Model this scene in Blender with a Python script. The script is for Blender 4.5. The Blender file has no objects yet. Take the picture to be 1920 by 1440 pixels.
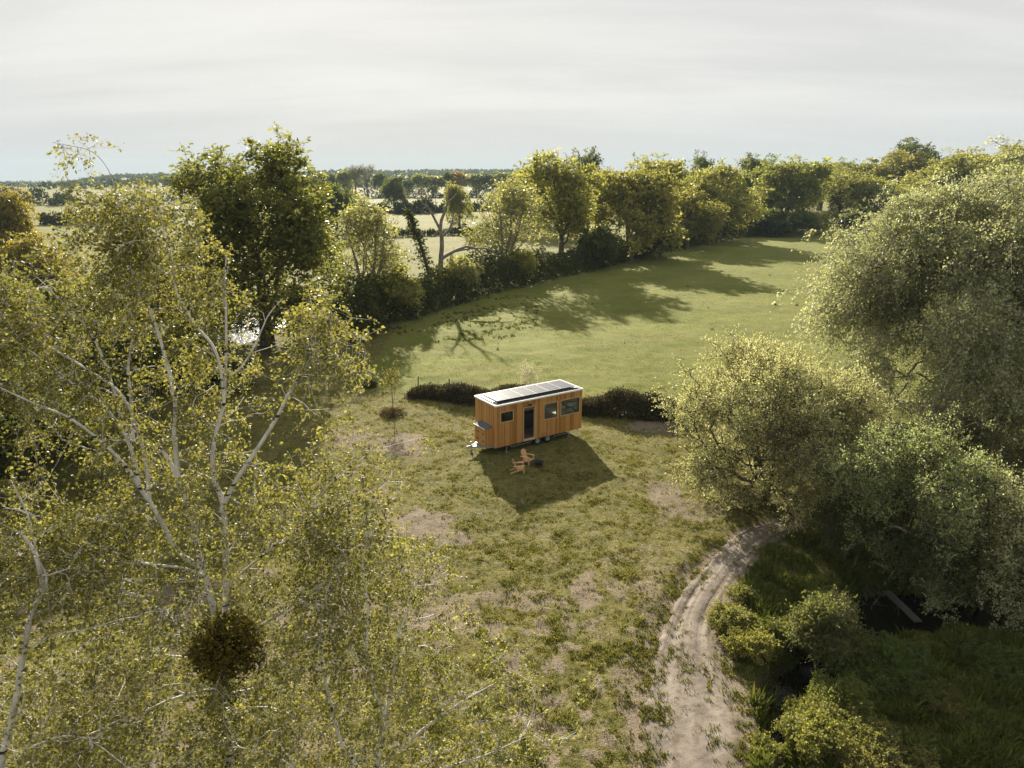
import bpy, math
import numpy as np
from mathutils import Vector, Matrix

S = bpy.context.scene
COL = S.collection
R = math.radians

# ------------------------------------------------------------------ camera
CAM_H, FPX, CX, CY, YH = 16.66, 1333.0, 960.0, 720.0, 327.0
PITCH = math.atan((CY - YH) / FPX)
cd = bpy.data.cameras.new('camera'); cam = bpy.data.objects.new('camera', cd); COL.objects.link(cam)
cd.sensor_width = 36; cd.lens = 36 * FPX / 1920; cd.clip_start = .1; cd.clip_end = 20000
cam.location = (0, 0, CAM_H); cam.rotation_euler = (R(90) - PITCH, 0, 0)
S.camera = cam

# ------------------------------------------------------------------ light
SUN_EL, SUN_AZ = R(22.5), R(-10.5)          # azimuth measured from +Y towards +X
SUNV = Vector((math.sin(SUN_AZ) * math.cos(SUN_EL), math.cos(SUN_AZ) * math.cos(SUN_EL), math.sin(SUN_EL)))
sl = bpy.data.lights.new('sun', 'SUN'); sl.energy = 4.5; sl.angle = R(.7); sl.color = (1, .90, .74)
so = bpy.data.objects.new('sun', sl); COL.objects.link(so); so.rotation_euler = (-SUNV).to_track_quat('-Z', 'Y').to_euler()
S.view_settings.view_transform = 'Standard'; S.view_settings.look = 'None'
S.view_settings.gamma = 1; S.view_settings.use_curve_mapping = False
S.view_settings.exposure = 1.74
S.render.engine = 'CYCLES'
S.cycles.use_denoising = True; S.cycles.denoising_prefilter = 'NONE'; S.cycles.denoising_input_passes = 'RGB_ALBEDO_NORMAL'
S.cycles.max_bounces = 7; S.cycles.diffuse_bounces = 4; S.cycles.glossy_bounces = 3
S.cycles.transmission_bounces = 4; S.cycles.transparent_max_bounces = 8; S.cycles.volume_bounces = 0
S.cycles.sample_clamp_indirect = 6; S.cycles.sample_clamp_direct = 30


class NT:
    """small node-tree writer"""
    def __init__(s, tree):
        s.t = tree; s.t.nodes.clear()
    def n(s, kind, **kw):
        nd = s.t.nodes.new(kind)
        for k, v in kw.items():
            if k == 'ins':
                for kk, vv in v.items():
                    if isinstance(vv, bpy.types.NodeSocket): s.t.links.new(vv, nd.inputs[kk])
                    else: nd.inputs[kk].default_value = vv
            else: setattr(nd, k, v)
        return nd
    def math(s, op, a, b=None, c=None, clamp=False):
        nd = s.t.nodes.new('ShaderNodeMath'); nd.operation = op; nd.use_clamp = clamp
        for i, v in enumerate((a, b, c)):
            if v is None: continue
            if isinstance(v, bpy.types.NodeSocket): s.t.links.new(v, nd.inputs[i])
            else: nd.inputs[i].default_value = v
        return nd.outputs[0]
    def vmath(s, op, a, b=None):
        nd = s.t.nodes.new('ShaderNodeVectorMath'); nd.operation = op
        for i, v in enumerate((a, b)):
            if v is None: continue
            if isinstance(v, bpy.types.NodeSocket): s.t.links.new(v, nd.inputs[i])
            else: nd.inputs[i].default_value = v
        return nd.outputs['Value'] if op == 'DOT_PRODUCT' else nd.outputs[0]
    def mix(s, f, a, b, blend='MIX'):
        nd = s.t.nodes.new('ShaderNodeMix'); nd.data_type = 'RGBA'; nd.blend_type = blend
        for i, v in ((0, f), (6, a), (7, b)):
            if isinstance(v, bpy.types.NodeSocket): s.t.links.new(v, nd.inputs[i])
            else: nd.inputs[i].default_value = v if i == 0 else (tuple(v) + (1,))[:4]
        return nd.outputs[2]
    def ramp(s, f, stops):
        nd = s.t.nodes.new('ShaderNodeValToRGB'); s.t.links.new(f, nd.inputs[0])
        el = nd.color_ramp.elements
        while len(el) < len(stops): el.new(.5)
        for e, (p, c) in zip(el, stops):
            e.position = p; e.color = (tuple(c) + (1,))[:4] if not isinstance(c, (int, float)) else (c, c, c, 1)
        return nd.outputs[0]
    def noise(s, vec, scale, detail=4, rough=.55, out=0, dist=0):
        nd = s.n('ShaderNodeTexNoise', ins={'Scale': scale, 'Detail': detail, 'Roughness': rough, 'Distortion': dist})
        if vec is not None: s.t.links.new(vec, nd.inputs['Vector'])
        return nd.outputs[out]
    def smooth(s, v, a, b):
        nd = s.n('ShaderNodeMapRange', interpolation_type='SMOOTHSTEP', ins={'Value': v, 'From Min': a, 'From Max': b})
        return nd.outputs[0]


# ------------------------------------------------------------------ sky: thin bright cloud sheet over a low sun
w = bpy.data.worlds.new('World'); S.world = w; w.use_nodes = True
T = NT(w.node_tree)
tc = T.n('ShaderNodeTexCoord'); dirv = T.vmath('NORMALIZE', tc.outputs['Generated'])
sx = T.n('ShaderNodeSeparateXYZ', ins={0: dirv})
zc = T.math('MAXIMUM', sx.outputs[2], 0.0)
den = T.math('ADD', zc, .16)
px_ = T.math('DIVIDE', sx.outputs[0], den); py_ = T.math('DIVIDE', sx.outputs[1], den)
pv = T.n('ShaderNodeCombineXYZ', ins={0: T.math('MULTIPLY', px_, .55), 1: T.math('MULTIPLY', py_, 1.5), 2: 3.7}).outputs[0]
c1 = T.noise(pv, .75, 6, .56, dist=.35)
pv2 = T.n('ShaderNodeCombineXYZ', ins={0: T.math('MULTIPLY', px_, .5), 1: T.math('MULTIPLY', py_, 3.2), 2: 9.1}).outputs[0]
c2 = T.noise(pv2, .9, 5, .6)
cl = T.math('ADD', T.math('MULTIPLY', c1, .8), T.math('MULTIPLY', c2, .2))
clm = T.smooth(cl, .34, .66)
sund = T.math('MAXIMUM', T.vmath('DOT_PRODUCT', dirv, tuple(SUNV)), 0.0)
glow = T.math('POWER', sund, 2.0)
lum = T.math('ADD', .254, T.math('MULTIPLY', glow, .008))
cloudcol = T.mix(clm, (.815, .815, .805), (1.0, .992, .955))
cloudrad = T.mix(1.0, cloudcol, T.n('ShaderNodeCombineColor', ins={0: lum, 1: lum, 2: lum}).outputs[0], 'MULTIPLY')
hz = T.smooth(zc, .0, .11)
cloudrad = T.mix(hz, (.205, .206, .206), cloudrad)
sky = T.n('ShaderNodeTexSky', sky_type='NISHITA', sun_disc=False, sun_elevation=SUN_EL, sun_rotation=SUN_AZ, air_density=1.2, dust_density=1.5)
bg1 = T.n('ShaderNodeBackground', ins={'Color': sky.outputs[0], 'Strength': .05})
bg2 = T.n('ShaderNodeBackground', ins={'Color': cloudrad, 'Strength': 1.0})
mx = T.n('ShaderNodeMixShader', ins={0: .988, 1: bg1.outputs[0], 2: bg2.outputs[0]})
T.n('ShaderNodeOutputWorld', ins={0: mx.outputs[0]})

# ------------------------------------------------------------------ numeric helpers
_f = np.array([0, math.cos(PITCH), -math.sin(PITCH)]); _u = np.array([0, math.sin(PITCH), math.cos(PITCH)])
CAMP = np.array([0, 0, CAM_H])
def ray(px, py): return np.array([(px - CX) / FPX, 0, 0]) + _f + (CY - py) / FPX * _u
def g(px, py, z=0.0):
    d = ray(px, py); return CAMP + d * ((z - CAM_H) / d[2])
def atY(px, py, Y):
    d = ray(px, py); return CAMP + d * (Y / d[1])

def _h(ix, iy, seed):
    n = (ix.astype(np.int64) * 374761393 + iy.astype(np.int64) * 668265263 + seed * 1274126177) & 0xffffffff
    n = ((n ^ (n >> 13)) * 1274126177) & 0xffffffff
    return ((n ^ (n >> 16)) & 0xffff) / 65535.0
def vn(x, y, seed=0):
    x = np.asarray(x, float); y = np.asarray(y, float)
    ix = np.floor(x); iy = np.floor(y); fx = x - ix; fy = y - iy
    fx = fx * fx * (3 - 2 * fx); fy = fy * fy * (3 - 2 * fy)
    a = _h(ix, iy, seed); b = _h(ix + 1, iy, seed); c = _h(ix, iy + 1, seed); d = _h(ix + 1, iy + 1, seed)
    return (a * (1 - fx) + b * fx) * (1 - fy) + (c * (1 - fx) + d * fx) * fy
def fbm(x, y, seed=0, o=4):
    s = 0; a = .5; t = 0
    for i in range(o):
        s = s + a * vn(np.asarray(x) * 2 ** i, np.asarray(y) * 2 ** i, seed + i); t += a; a *= .5
    return s / t
def sstep(a, b, x):
    t = np.clip((np.asarray(x, float) - a) / (b - a), 0, 1); return t * t * (3 - 2 * t)
def dist_poly(x, y, P):
    """distance to a polyline, with the position along it"""
    x = np.asarray(x, float); best = np.full(x.shape, 1e9); par = np.zeros(x.shape)
    for i in range(len(P) - 1):
        ax, ay = P[i][:2]; bx, by = P[i + 1][:2]
        t = np.clip(((x - ax) * (bx - ax) + (y - ay) * (by - ay)) / ((bx - ax) ** 2 + (by - ay) ** 2 + 1e-9), 0, 1)
        d = np.hypot(x - ax - t * (bx - ax), y - ay - t * (by - ay)); m = d < best
        best = np.where(m, d, best); par = np.where(m, i + t, par)
    return best, par
def mesh_np(name, V, F, mats, tone=None, vcol=None, smooth=False, fmat=None):
    """V (n,3); F list of (m,k) index arrays"""
    me = bpy.data.meshes.new(name); V = np.asarray(V, np.float32)
    if not isinstance(F, list): F = [F]
    F = [np.asarray(f) for f in F if len(f)]
    me.vertices.add(len(V)); me.vertices.foreach_set('co', V.ravel())
    nl = sum(f.size for f in F); npol = sum(len(f) for f in F)
    me.loops.add(nl); me.loops.foreach_set('vertex_index', np.concatenate([f.ravel() for f in F]).astype(np.int32))
    me.polygons.add(npol)
    tot = np.concatenate([np.full(len(f), f.shape[1]) for f in F]); st = np.concatenate([[0], np.cumsum(tot)[:-1]])
    me.polygons.foreach_set('loop_start', st.astype(np.int32))
    try: me.polygons.foreach_set('loop_total', tot.astype(np.int32))
    except Exception: pass
    if tone is not None:
        at = me.attributes.new('tone', 'FLOAT', 'FACE'); at.data.foreach_set('value', np.asarray(tone, np.float32))
    if vcol is not None:
        at = me.attributes.new('mask', 'FLOAT_COLOR', 'POINT'); at.data.foreach_set('color', np.asarray(vcol, np.float32).ravel())
    for m in (mats if isinstance(mats, (list, tuple)) else [mats]): me.materials.append(m)
    if fmat is not None: me.polygons.foreach_set('material_index', np.asarray(fmat, np.int32))
    me.polygons.foreach_set('use_smooth', np.full(npol, bool(smooth)))
    me.update(calc_edges=True); me.validate()
    return me
def link(name, me, parent=None, loc=(0, 0, 0), rot=(0, 0, 0)):
    o = bpy.data.objects.new(name, me); COL.objects.link(o); o.location = loc; o.rotation_euler = rot
    if parent: o.parent = parent
    return o
def tag(o, label=None, cat=None, group=None, kind=None):
    if label: o['label'] = label
    if cat: o['category'] = cat
    if group: o['group'] = group
    if kind: o['kind'] = kind
    return o
def thing(name, label, cat, loc=(0, 0, 0), rz=0, group=None):
    return tag(link(name, None, None, tuple(float(v) for v in loc), (0, 0, rz)), label, cat, group)

class MB:
    """collects boxes, bars and tubes; build() links them as ONE mesh"""
    def __init__(s): s.V = []; s.F = {3: [], 4: []}; s.T = {3: [], 4: []}; s.n = 0
    def add(s, V, F, tone=.5):
        V = np.asarray(V, float); s.V.append(V)
        for f in F:
            s.F[len(f)].append([i + s.n for i in f]); s.T[len(f)].append(tone)
        s.n += len(V)
    def box(s, a, b, tone=.5):
        x0, y0, z0 = a; x1, y1, z1 = b
        s.add([(x0, y0, z0), (x1, y0, z0), (x1, y1, z0), (x0, y1, z0), (x0, y0, z1), (x1, y0, z1), (x1, y1, z1), (x0, y1, z1)],
              [(0, 3, 2, 1), (4, 5, 6, 7), (0, 1, 5, 4), (1, 2, 6, 5), (2, 3, 7, 6), (3, 0, 4, 7)], tone)
    def bar(s, a, b, wd, ht, up=(0, 0, 1), tone=.5):
        a = np.array(a, float); b = np.array(b, float); d = b - a; d /= np.linalg.norm(d)
        up = np.array(up, float); sd = np.cross(d, up); sd /= np.linalg.norm(sd); up = np.cross(sd, d)
        q = [a + sx_ * sd * wd / 2 + sz_ * up * ht / 2 for sx_, sz_ in ((-1, -1), (1, -1), (1, 1), (-1, 1))]
        q += [v + (b - a) for v in q]
        s.add(q, [(3, 2, 1, 0), (4, 5, 6, 7), (0, 1, 5, 4), (1, 2, 6, 5), (2, 3, 7, 6), (3, 0, 4, 7)], tone)
    def prism(s, pts, off, tone=.5):
        pts = [np.array(p, float) for p in pts]; n = len(pts); off = np.array(off, float)
        c0 = sum(pts) / n
        V = pts + [p + off for p in pts] + [c0, c0 + off]
        F = [(i, (i + 1) % n, n + (i + 1) % n, n + i) for i in range(n)]
        F += [((i + 1) % n, i, 2 * n) for i in range(n)] + [(n + i, n + (i + 1) % n, 2 * n + 1) for i in range(n)]
        s.add(V, F, tone)
    def tube(s, P, rad, k=8, tone=.5, cap=True):
        P = [np.array(p, float) for p in P]; rad = [rad] * len(P) if np.isscalar(rad) else rad
        V = []; ref = np.array([.31, .17, .93])
        for i, p in enumerate(P):
            d = P[min(i + 1, len(P) - 1)] - P[max(i - 1, 0)]; d /= np.linalg.norm(d) + 1e-9
            a = np.cross(d, ref); a /= np.linalg.norm(a); b = np.cross(d, a)
            for j in range(k):
                t = 2 * math.pi * j / k; V.append(p + rad[i] * (math.cos(t) * a + math.sin(t) * b))
        F = [(i * k + j, i * k + (j + 1) % k, (i + 1) * k + (j + 1) % k, (i + 1) * k + j) for i in range(len(P) - 1) for j in range(k)]
        if cap:
            V += [P[0], P[-1]]; m = len(V) - 2; e = (len(P) - 1) * k
            F += [((j + 1) % k, j, m) for j in range(k)] + [(e + j, e + (j + 1) % k, m + 1) for j in range(k)]
        s.add(V, F, tone)
    def lathe(s, prof, c=(0, 0, 0), k=24, axis='z', tone=.5):
        V = []; c = np.array(c, float)
        for r_, h_ in prof:
            for j in range(k):
                t = 2 * math.pi * j / k; a, b = r_ * math.cos(t), r_ * math.sin(t)
                V.append(c + (np.array([a, b, h_]) if axis == 'z' else np.array([a, h_, b])))
        F = [(i * k + j, i * k + (j + 1) % k, (i + 1) * k + (j + 1) % k, (i + 1) * k + j) for i in range(len(prof) - 1) for j in range(k)]
        s.add(V, F, tone)
    def build(s, name, mat, parent=None, smooth=False, loc=(0, 0, 0), rot=(0, 0, 0), bevel=0):
        V = np.concatenate(s.V); F = []; tn = []
        for k in (3, 4):
            if s.F[k]: F.append(np.array(s.F[k])); tn += s.T[k]
        o = link(name, mesh_np(name, V, F, mat, tone=tn, smooth=smooth), parent, loc, rot)
        if bevel:
            m = o.modifiers.new('bevel', 'BEVEL'); m.width = bevel; m.segments = 2; m.limit_method = 'ANGLE'
        return o

# ------------------------------------------------------------------ materials
def mat(name):
    m = bpy.data.materials.new(name); m.use_nodes = True; return m, NT(m.node_tree)
def plain(name, col, rough=.6, metal=0, var=.12, scale=6, bump=0, spec=.4):
    m, t = mat(name); co = t.n('ShaderNodeTexCoord').outputs['Object']
    nz = t.noise(co, scale, 5, .6)
    c = t.mix(nz, tuple(v * (1 - var) for v in col), tuple(min(1, v * (1 + var)) for v in col))
    rg = t.math('ADD', rough - .06, t.math('MULTIPLY', nz, .12))
    p = t.n('ShaderNodeBsdfPrincipled', ins={'Base Color': c, 'Roughness': rg, 'Metallic': metal, 'Specular IOR Level': spec})
    if bump:
        b = t.n('ShaderNodeBump', ins={'Strength': bump, 'Distance': .02, 'Height': t.noise(co, scale * 6, 4)}); t.t.links.new(b.outputs[0], p.inputs['Normal'])
    t.n('ShaderNodeOutputMaterial', ins={0: p.outputs[0]}); return m
def leafmat(name, dark, mid, light, tr=.42, rough=.42, spec=.45, tint=(1.15, 1.12, .7)):
    m, t = mat(name)
    tone = t.n('ShaderNodeAttribute', attribute_name='tone').outputs['Fac']
    oc = t.n('ShaderNodeObjectInfo').outputs['Color']
    c = t.mix(1.0, t.ramp(tone, [(0, dark), (.5, mid), (1, light)]), oc, 'MULTIPLY')
    p = t.n('ShaderNodeBsdfPrincipled', ins={'Base Color': c, 'Roughness': rough, 'Specular IOR Level': spec})
    tl = t.n('ShaderNodeBsdfTranslucent', ins={'Color': t.mix(1.0, c, tint, 'MULTIPLY')})
    x = t.n('ShaderNodeMixShader', ins={0: tr, 1: p.outputs[0], 2: tl.outputs[0]})
    t.n('ShaderNodeOutputMaterial', ins={0: x.outputs[0]}); return m
def barkmat(name, a, b, scale=3, bands=None):
    m, t = mat(name); co = t.n('ShaderNodeTexCoord').outputs['Object']
    mp = t.n('ShaderNodeMapping', ins={0: co, 3: (1, 1, .35)}).outputs[0]
    nz = t.noise(mp, scale * 2, 6, .65)
    c = t.mix(t.smooth(nz, .35, .65), a, b)
    if bands:
        mp2 = t.n('ShaderNodeMapping', ins={0: co, 3: (1.2, 1.2, 5.0)}).outputs[0]
        c = t.mix(t.smooth(t.noise(mp2, 1.6, 3, .5), .60, .66), c, bands)
    p = t.n('ShaderNodeBsdfPrincipled', ins={'Base Color': c, 'Roughness': .85, 'Specular IOR Level': .2})
    bp = t.n('ShaderNodeBump', ins={'Strength': .5, 'Distance': .03, 'Height': nz}); t.t.links.new(bp.outputs[0], p.inputs['Normal'])
    t.n('ShaderNodeOutputMaterial', ins={0: p.outputs[0]}); return m

M_LEAF = leafmat('leaf', (0.108, 0.118, 0.026), (0.201, 0.204, 0.051), (0.334, 0.321, 0.103), tr=.58, spec=.25, tint=(1.12, 1.12, .8))
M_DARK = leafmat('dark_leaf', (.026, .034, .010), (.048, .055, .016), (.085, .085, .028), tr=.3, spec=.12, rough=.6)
M_BIRCH = leafmat('birch_leaf', (0.098, 0.106, 0.023), (0.211, 0.212, 0.052), (0.392, 0.377, 0.135), tr=.54, rough=.5, spec=.4, tint=(1.1, 1.1, .85))
M_PALE = leafmat('pale_leaf', (0.168, 0.179, 0.089), (0.360, 0.368, 0.209), (0.653, 0.657, 0.440), tr=.5, rough=.45, spec=.45, tint=(1.1, 1.1, .85))
M_BLOSSOM = leafmat('blossom', (.30, .29, .22), (.5, .48, .40), (.7, .68, .6), tr=.4)
M_BRAMBLE = leafmat('bramble', (.030, .027, .014), (.058, .049, .025), (.105, .09, .04), tr=.25, spec=.1, rough=.7)
M_GRASS = leafmat('grass_blade', (0.064, 0.073, 0.013), (0.146, 0.145, 0.032), (0.293, 0.260, 0.098), tr=.4, rough=.5, spec=.3)
M_LUSH = leafmat('lush_grass', (.04, .058, .012), (.085, .105, .022), (.18, .18, .05), tr=.4, rough=.6, spec=.15)
M_RUSH = leafmat('rush', (.05, .06, .014), (.085, .093, .024), (.13, .13, .045), tr=.4, spec=.15)
M_BARK = barkmat('bark', (.055, .045, .032), (.14, .115, .085))
M_DEAD = barkmat('dead_bark', (.12, .10, .08), (.27, .24, .20))
M_BBARK = barkmat('birch_bark', (.42, .40, .365), (.63, .61, .57), bands=(.03, .028, .025))
M_GBARK = barkmat('grey_bark', (.15, .13, .105), (.30, .27, .23))

def wood(name, c0, c1, c2, grain=14, rough=.5):
    m, t = mat(name); co = t.n('ShaderNodeTexCoord').outputs['Object']
    tone = t.n('ShaderNodeAttribute', attribute_name='tone').outputs['Fac']
    mp = t.n('ShaderNodeMapping', ins={0: co, 3: (1, 1, .06)}).outputs[0]
    nz = t.noise(mp, grain, 5, .6)
    f = t.math('ADD', t.math('MULTIPLY', tone, .7), t.math('MULTIPLY', nz, .45), clamp=True)
    c = t.ramp(f, [(.1, c0), (.5, c1), (.95, c2)])
    st = t.smooth(t.noise(co, .9, 4, .6), .5, .75)
    c = t.mix(t.math('MULTIPLY', st, .34), c, tuple(v * .55 for v in c0))
    p = t.n('ShaderNodeBsdfPrincipled', ins={'Base Color': c, 'Roughness': rough, 'Specular IOR Level': .35})
    bp = t.n('ShaderNodeBump', ins={'Strength': .25, 'Distance': .01, 'Height': nz}); t.t.links.new(bp.outputs[0], p.inputs['Normal'])
    t.n('ShaderNodeOutputMaterial', ins={0: p.outputs[0]}); return m
M_CLAD = wood('larch_cladding', (.23, .102, .026), (.40, .192, .054), (.55, .300, .11))
M_TEAK = wood('chair_wood', (.42, .215, .10), (.56, .33, .17), (.68, .45, .26), grain=20)
M_TRIM = plain('frame_wood', (.50, .37, .24), .6)
M_POST = barkmat('post_wood', (.10, .085, .07), (.20, .175, .15))
M_PLANK = wood('grey_plank', (.035, .032, .028), (.055, .05, .045), (.085, .08, .07))
M_STEEL = plain('galvanised_steel', (.36, .385, .40), .5, .6, .15, 14)
M_BLACK = plain('black_steel', (.012, .013, .014), .55, .3, .3)
M_RUBBER = plain('rubber', (.015, .015, .016), .85)
M_DKFRAME = plain('dark_frame', (.02, .022, .024), .45)
M_ROOF = plain('roof_membrane', (.10, .115, .13), .8, 0, .15, 3, spec=.2)
M_WHITE = plain('white_trim', (.78, .78, .76), .4)
M_ALU = plain('dull_aluminium', (.30, .30, .30), .6, .2)
M_INT = plain('interior_panel', (.50, .44, .36), .8)
M_FLOORIN = plain('interior_floor', (.16, .11, .07), .6)
M_LINEN = plain('white_linen', (.55, .535, .50), .9)
M_CHAR = plain('charcoal_metal', (.03, .032, .035), .5, .4)
M_STONE = plain('stone', (.22, .20, .17), .9, 0, .3, 5, .5)
M_COW = plain('brown_hide', (.16, .085, .045), .8, 0, .4, 2)

def glass():
    m, t = mat('window_glass')
    fr = t.n('ShaderNodeFresnel', ins={'IOR': 1.5}).outputs[0]
    f = t.math('ADD', t.math('MULTIPLY', fr, 1.1), .01, clamp=True)
    tr = t.n('ShaderNodeBsdfTransparent', ins={'Color': (.78, .83, .82, 1)})
    gl = t.n('ShaderNodeBsdfGlossy', ins={'Roughness': .02, 'Color': (.95, .97, 1, 1)})
    x = t.n('ShaderNodeMixShader', ins={0: f, 1: tr.outputs[0], 2: gl.outputs[0]})
    t.n('ShaderNodeOutputMaterial', ins={0: x.outputs[0]}); return m
M_GLASS = glass()
def solar():
    m, t = mat('solar_cells'); co = t.n('ShaderNodeTexCoord').outputs['Object']
    br = t.n('ShaderNodeTexBrick', offset=0, ins={'Vector': co, 'Color1': (.05, .055, .07, 1), 'Color2': (.06, .065, .08, 1), 'Mortar': (.25, .25, .26, 1),
             'Scale': 1.0, 'Mortar Size': .006, 'Brick Width': .158, 'Row Height': .158})
    p = t.n('ShaderNodeBsdfPrincipled', ins={'Base Color': br.outputs[0], 'Roughness': .8, 'Specular IOR Level': .0, 'Coat Weight': 1.0, 'Coat Roughness': .235, 'Coat IOR': 1.6})
    t.n('ShaderNodeOutputMaterial', ins={0: p.outputs[0]}); return m
M_SOLAR = solar()
def watermat(name, col, bump, scale, rough, sp=.5):
    m, t = mat(name); co = t.n('ShaderNodeNewGeometry').outputs['Position']
    p = t.n('ShaderNodeBsdfPrincipled', ins={'Base Color': col + (1,), 'Roughness': rough, 'IOR': 1.33, 'Specular IOR Level': sp})
    bp = t.n('ShaderNodeBump', ins={'Strength': bump, 'Distance': .1, 'Height': t.noise(co, scale, 3)}); t.t.links.new(bp.outputs[0], p.inputs['Normal'])
    t.n('ShaderNodeOutputMaterial', ins={0: p.outputs[0]}); return m
M_STREAM = watermat('stream_water', (.006, .005, .003), .08, 3, .04, .2)
M_POND = watermat('pond_water', (.02, .025, .025), 1.0, 2.2, .22)

def groundmat():
    m, t = mat('meadow_ground'); pos = t.n('ShaderNodeNewGeometry').outputs['Position']
    mk = t.n('ShaderNodeSeparateColor', ins={0: t.n('ShaderNodeAttribute', attribute_name='mask').outputs['Color']})
    dirt, pale, mud = mk.outputs[0], mk.outputs[1], mk.outputs[2]
    n1 = t.noise(pos, .11, 5, .6); n2 = t.noise(pos, .9, 5, .65); n3 = t.noise(pos, 5.5, 4, .65); n4 = t.noise(pos, 22, 3, .6)
    yard = t.mix(t.smooth(n2, .32, .68), (0.078, 0.080, 0.018), (0.152, 0.135, 0.042))
    yard = t.mix(t.math('MULTIPLY', t.smooth(n3, .46, .68), .75), yard, (0.215, 0.182, 0.079))
    yard = t.mix(t.math('MULTIPLY', t.smooth(n4, .48, .66), .65), yard, (0.037, 0.042, 0.009))
    mead = t.mix(t.smooth(n1, .35, .65), (0.108, 0.128, 0.019), (0.152, 0.167, 0.032))
    mead = t.mix(t.math('MULTIPLY', t.smooth(n2, .45, .7), .4), mead, (0.097, 0.103, 0.014))
    st = t.noise(t.n('ShaderNodeMapping', ins={0: pos, 2: (0.000, 0.000, 0.318), 3: (0.098, 0.750, 0.907)}).outputs[0], .8, 4, .6)
    mead = t.mix(t.math('MULTIPLY', t.smooth(st, .42, .62), .6), mead, (0.161, 0.148, 0.048))
    mead = t.mix(t.math('MULTIPLY', t.smooth(t.noise(pos, 1.7, 4, .7), .5, .68), .5), mead, (0.083, 0.095, 0.016))
    mead = t.mix(t.math('MULTIPLY', t.smooth(n3, .55, .7), .3), mead, (0.186, 0.167, 0.042))
    far = t.mix(t.smooth(n1, .3, .7), (0.122, 0.122, 0.031), (0.161, 0.155, 0.048))
    inmead = t.smooth(pale, .15, .45); infar = t.smooth(pale, .6, .9)
    c = t.mix(inmead, yard, mead); c = t.mix(infar, c, far)
    soil = t.mix(n3, (.145, .115, .080), (.245, .198, .148))
    soil = t.mix(t.math('MULTIPLY', t.smooth(n4, .46, .66), .6), soil, (.10, .085, .045))
    dm = t.smooth(t.math('ADD', dirt, t.math('MULTIPLY', t.math('SUBTRACT', n3, .5), .9)), .36, .66)
    c = t.mix(dm, c, soil)
    wet = t.mix(n3, (0.023, 0.017, 0.011), (0.065, 0.049, 0.034))
    c = t.mix(t.smooth(t.math('ADD', mud, t.math('MULTIPLY', t.math('SUBTRACT', n3, .5), .5)), .35, .7), c, wet)
    p = t.n('ShaderNodeBsdfPrincipled', ins={'Base Color': c, 'Roughness': .95, 'Specular IOR Level': .1})
    hgt = t.math('ADD', t.math('MULTIPLY', n3, .7), t.math('MULTIPLY', n4, .35))
    bp = t.n('ShaderNodeBump', ins={'Strength': .9, 'Distance': .11, 'Height': hgt}); t.t.links.new(bp.outputs[0], p.inputs['Normal'])
    t.n('ShaderNodeOutputMaterial', ins={0: p.outputs[0]}); return m
M_GROUND = groundmat()
def trackmat():
    m, t = mat('dry_mud_track'); pos = t.n('ShaderNodeNewGeometry').outputs['Position']
    n2 = t.noise(pos, .8, 5, .6); n3 = t.noise(pos, 4.5, 6, .65); n4 = t.noise(pos, 26, 4, .6)
    c = t.mix(t.smooth(n2, .3, .7), (0.146, 0.123, 0.100), (0.229, 0.199, 0.167))
    c = t.mix(t.math('MULTIPLY', t.smooth(n3, .48, .7), .7), c, (0.103, 0.080, 0.057))
    c = t.mix(t.math('MULTIPLY', t.smooth(n4, .58, .68), .6), c, (0.304, 0.266, 0.220))
    mk = t.n('ShaderNodeSeparateColor', ins={0: t.n('ShaderNodeAttribute', attribute_name='mask').outputs['Color']})
    c = t.mix(t.math('MULTIPLY', t.smooth(t.math('ADD', mk.outputs[0], t.math('MULTIPLY', t.math('SUBTRACT', n3, .5), .7)), .42, .66), .5), c, (.115, .092, .066))
    c = t.mix(t.math('MULTIPLY', mk.outputs[1], .7), c, t.mix(n3, (.10, .082, .045), (.17, .145, .085)))
    p = t.n('ShaderNodeBsdfPrincipled', ins={'Base Color': c, 'Roughness': .95, 'Specular IOR Level': .1})
    bp = t.n('ShaderNodeBump', ins={'Strength': .8, 'Distance': .03, 'Height': t.math('ADD', n3, t.math('MULTIPLY', n4, .25))}); t.t.links.new(bp.outputs[0], p.inputs['Normal'])
    t.n('ShaderNodeOutputMaterial', ins={0: p.outputs[0]}); return m
M_TRACK = trackmat()

# ------------------------------------------------------------------ terrain
def gl(pts, z=0.0): return [g(a, b, z)[:2] for a, b in pts]
HEDGE = gl([(560, 655), (640, 640), (700, 608), (800, 580), (900, 550), (1000, 526), (1100, 504), (1200, 478), (1300, 458), (1400, 443), (1500, 435), (1612, 431)])
STREAM = gl([(2150, 1150), (1900, 1150), (1790, 1140), (1650, 1150), (1590, 1195), (1545, 1255), (1500, 1290), (1468, 1325), (1452, 1370), (1462, 1450), (1480, 1560)], -.5)
SWID = [1.9, 1.6, 1.3, 1.2, .8, .8, .6, .35, .22, .2, .2]
PONDC = (-34.0, 79.5)
TRK_L = [(1195, 1560), (1192, 1440), (1180, 1360), (1185, 1290), (1215, 1210), (1250, 1140), (1285, 1090), (1325, 1045), (1372, 1003), (1420, 985), (1470, 975)]
TRK_R = [(1420, 1560), (1408, 1440), (1415, 1350), (1395, 1280), (1352, 1215), (1350, 1155), (1385, 1095), (1420, 1055), (1445, 1022), (1478, 1002), (1505, 990)]
TL, TR = gl(TRK_L), gl(TRK_R)
TMID = [(a + b) / 2 for a, b in zip(TL, TR)]; TWID = [np.linalg.norm(a - b) / 2 for a, b in zip(TL, TR)]
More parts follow.
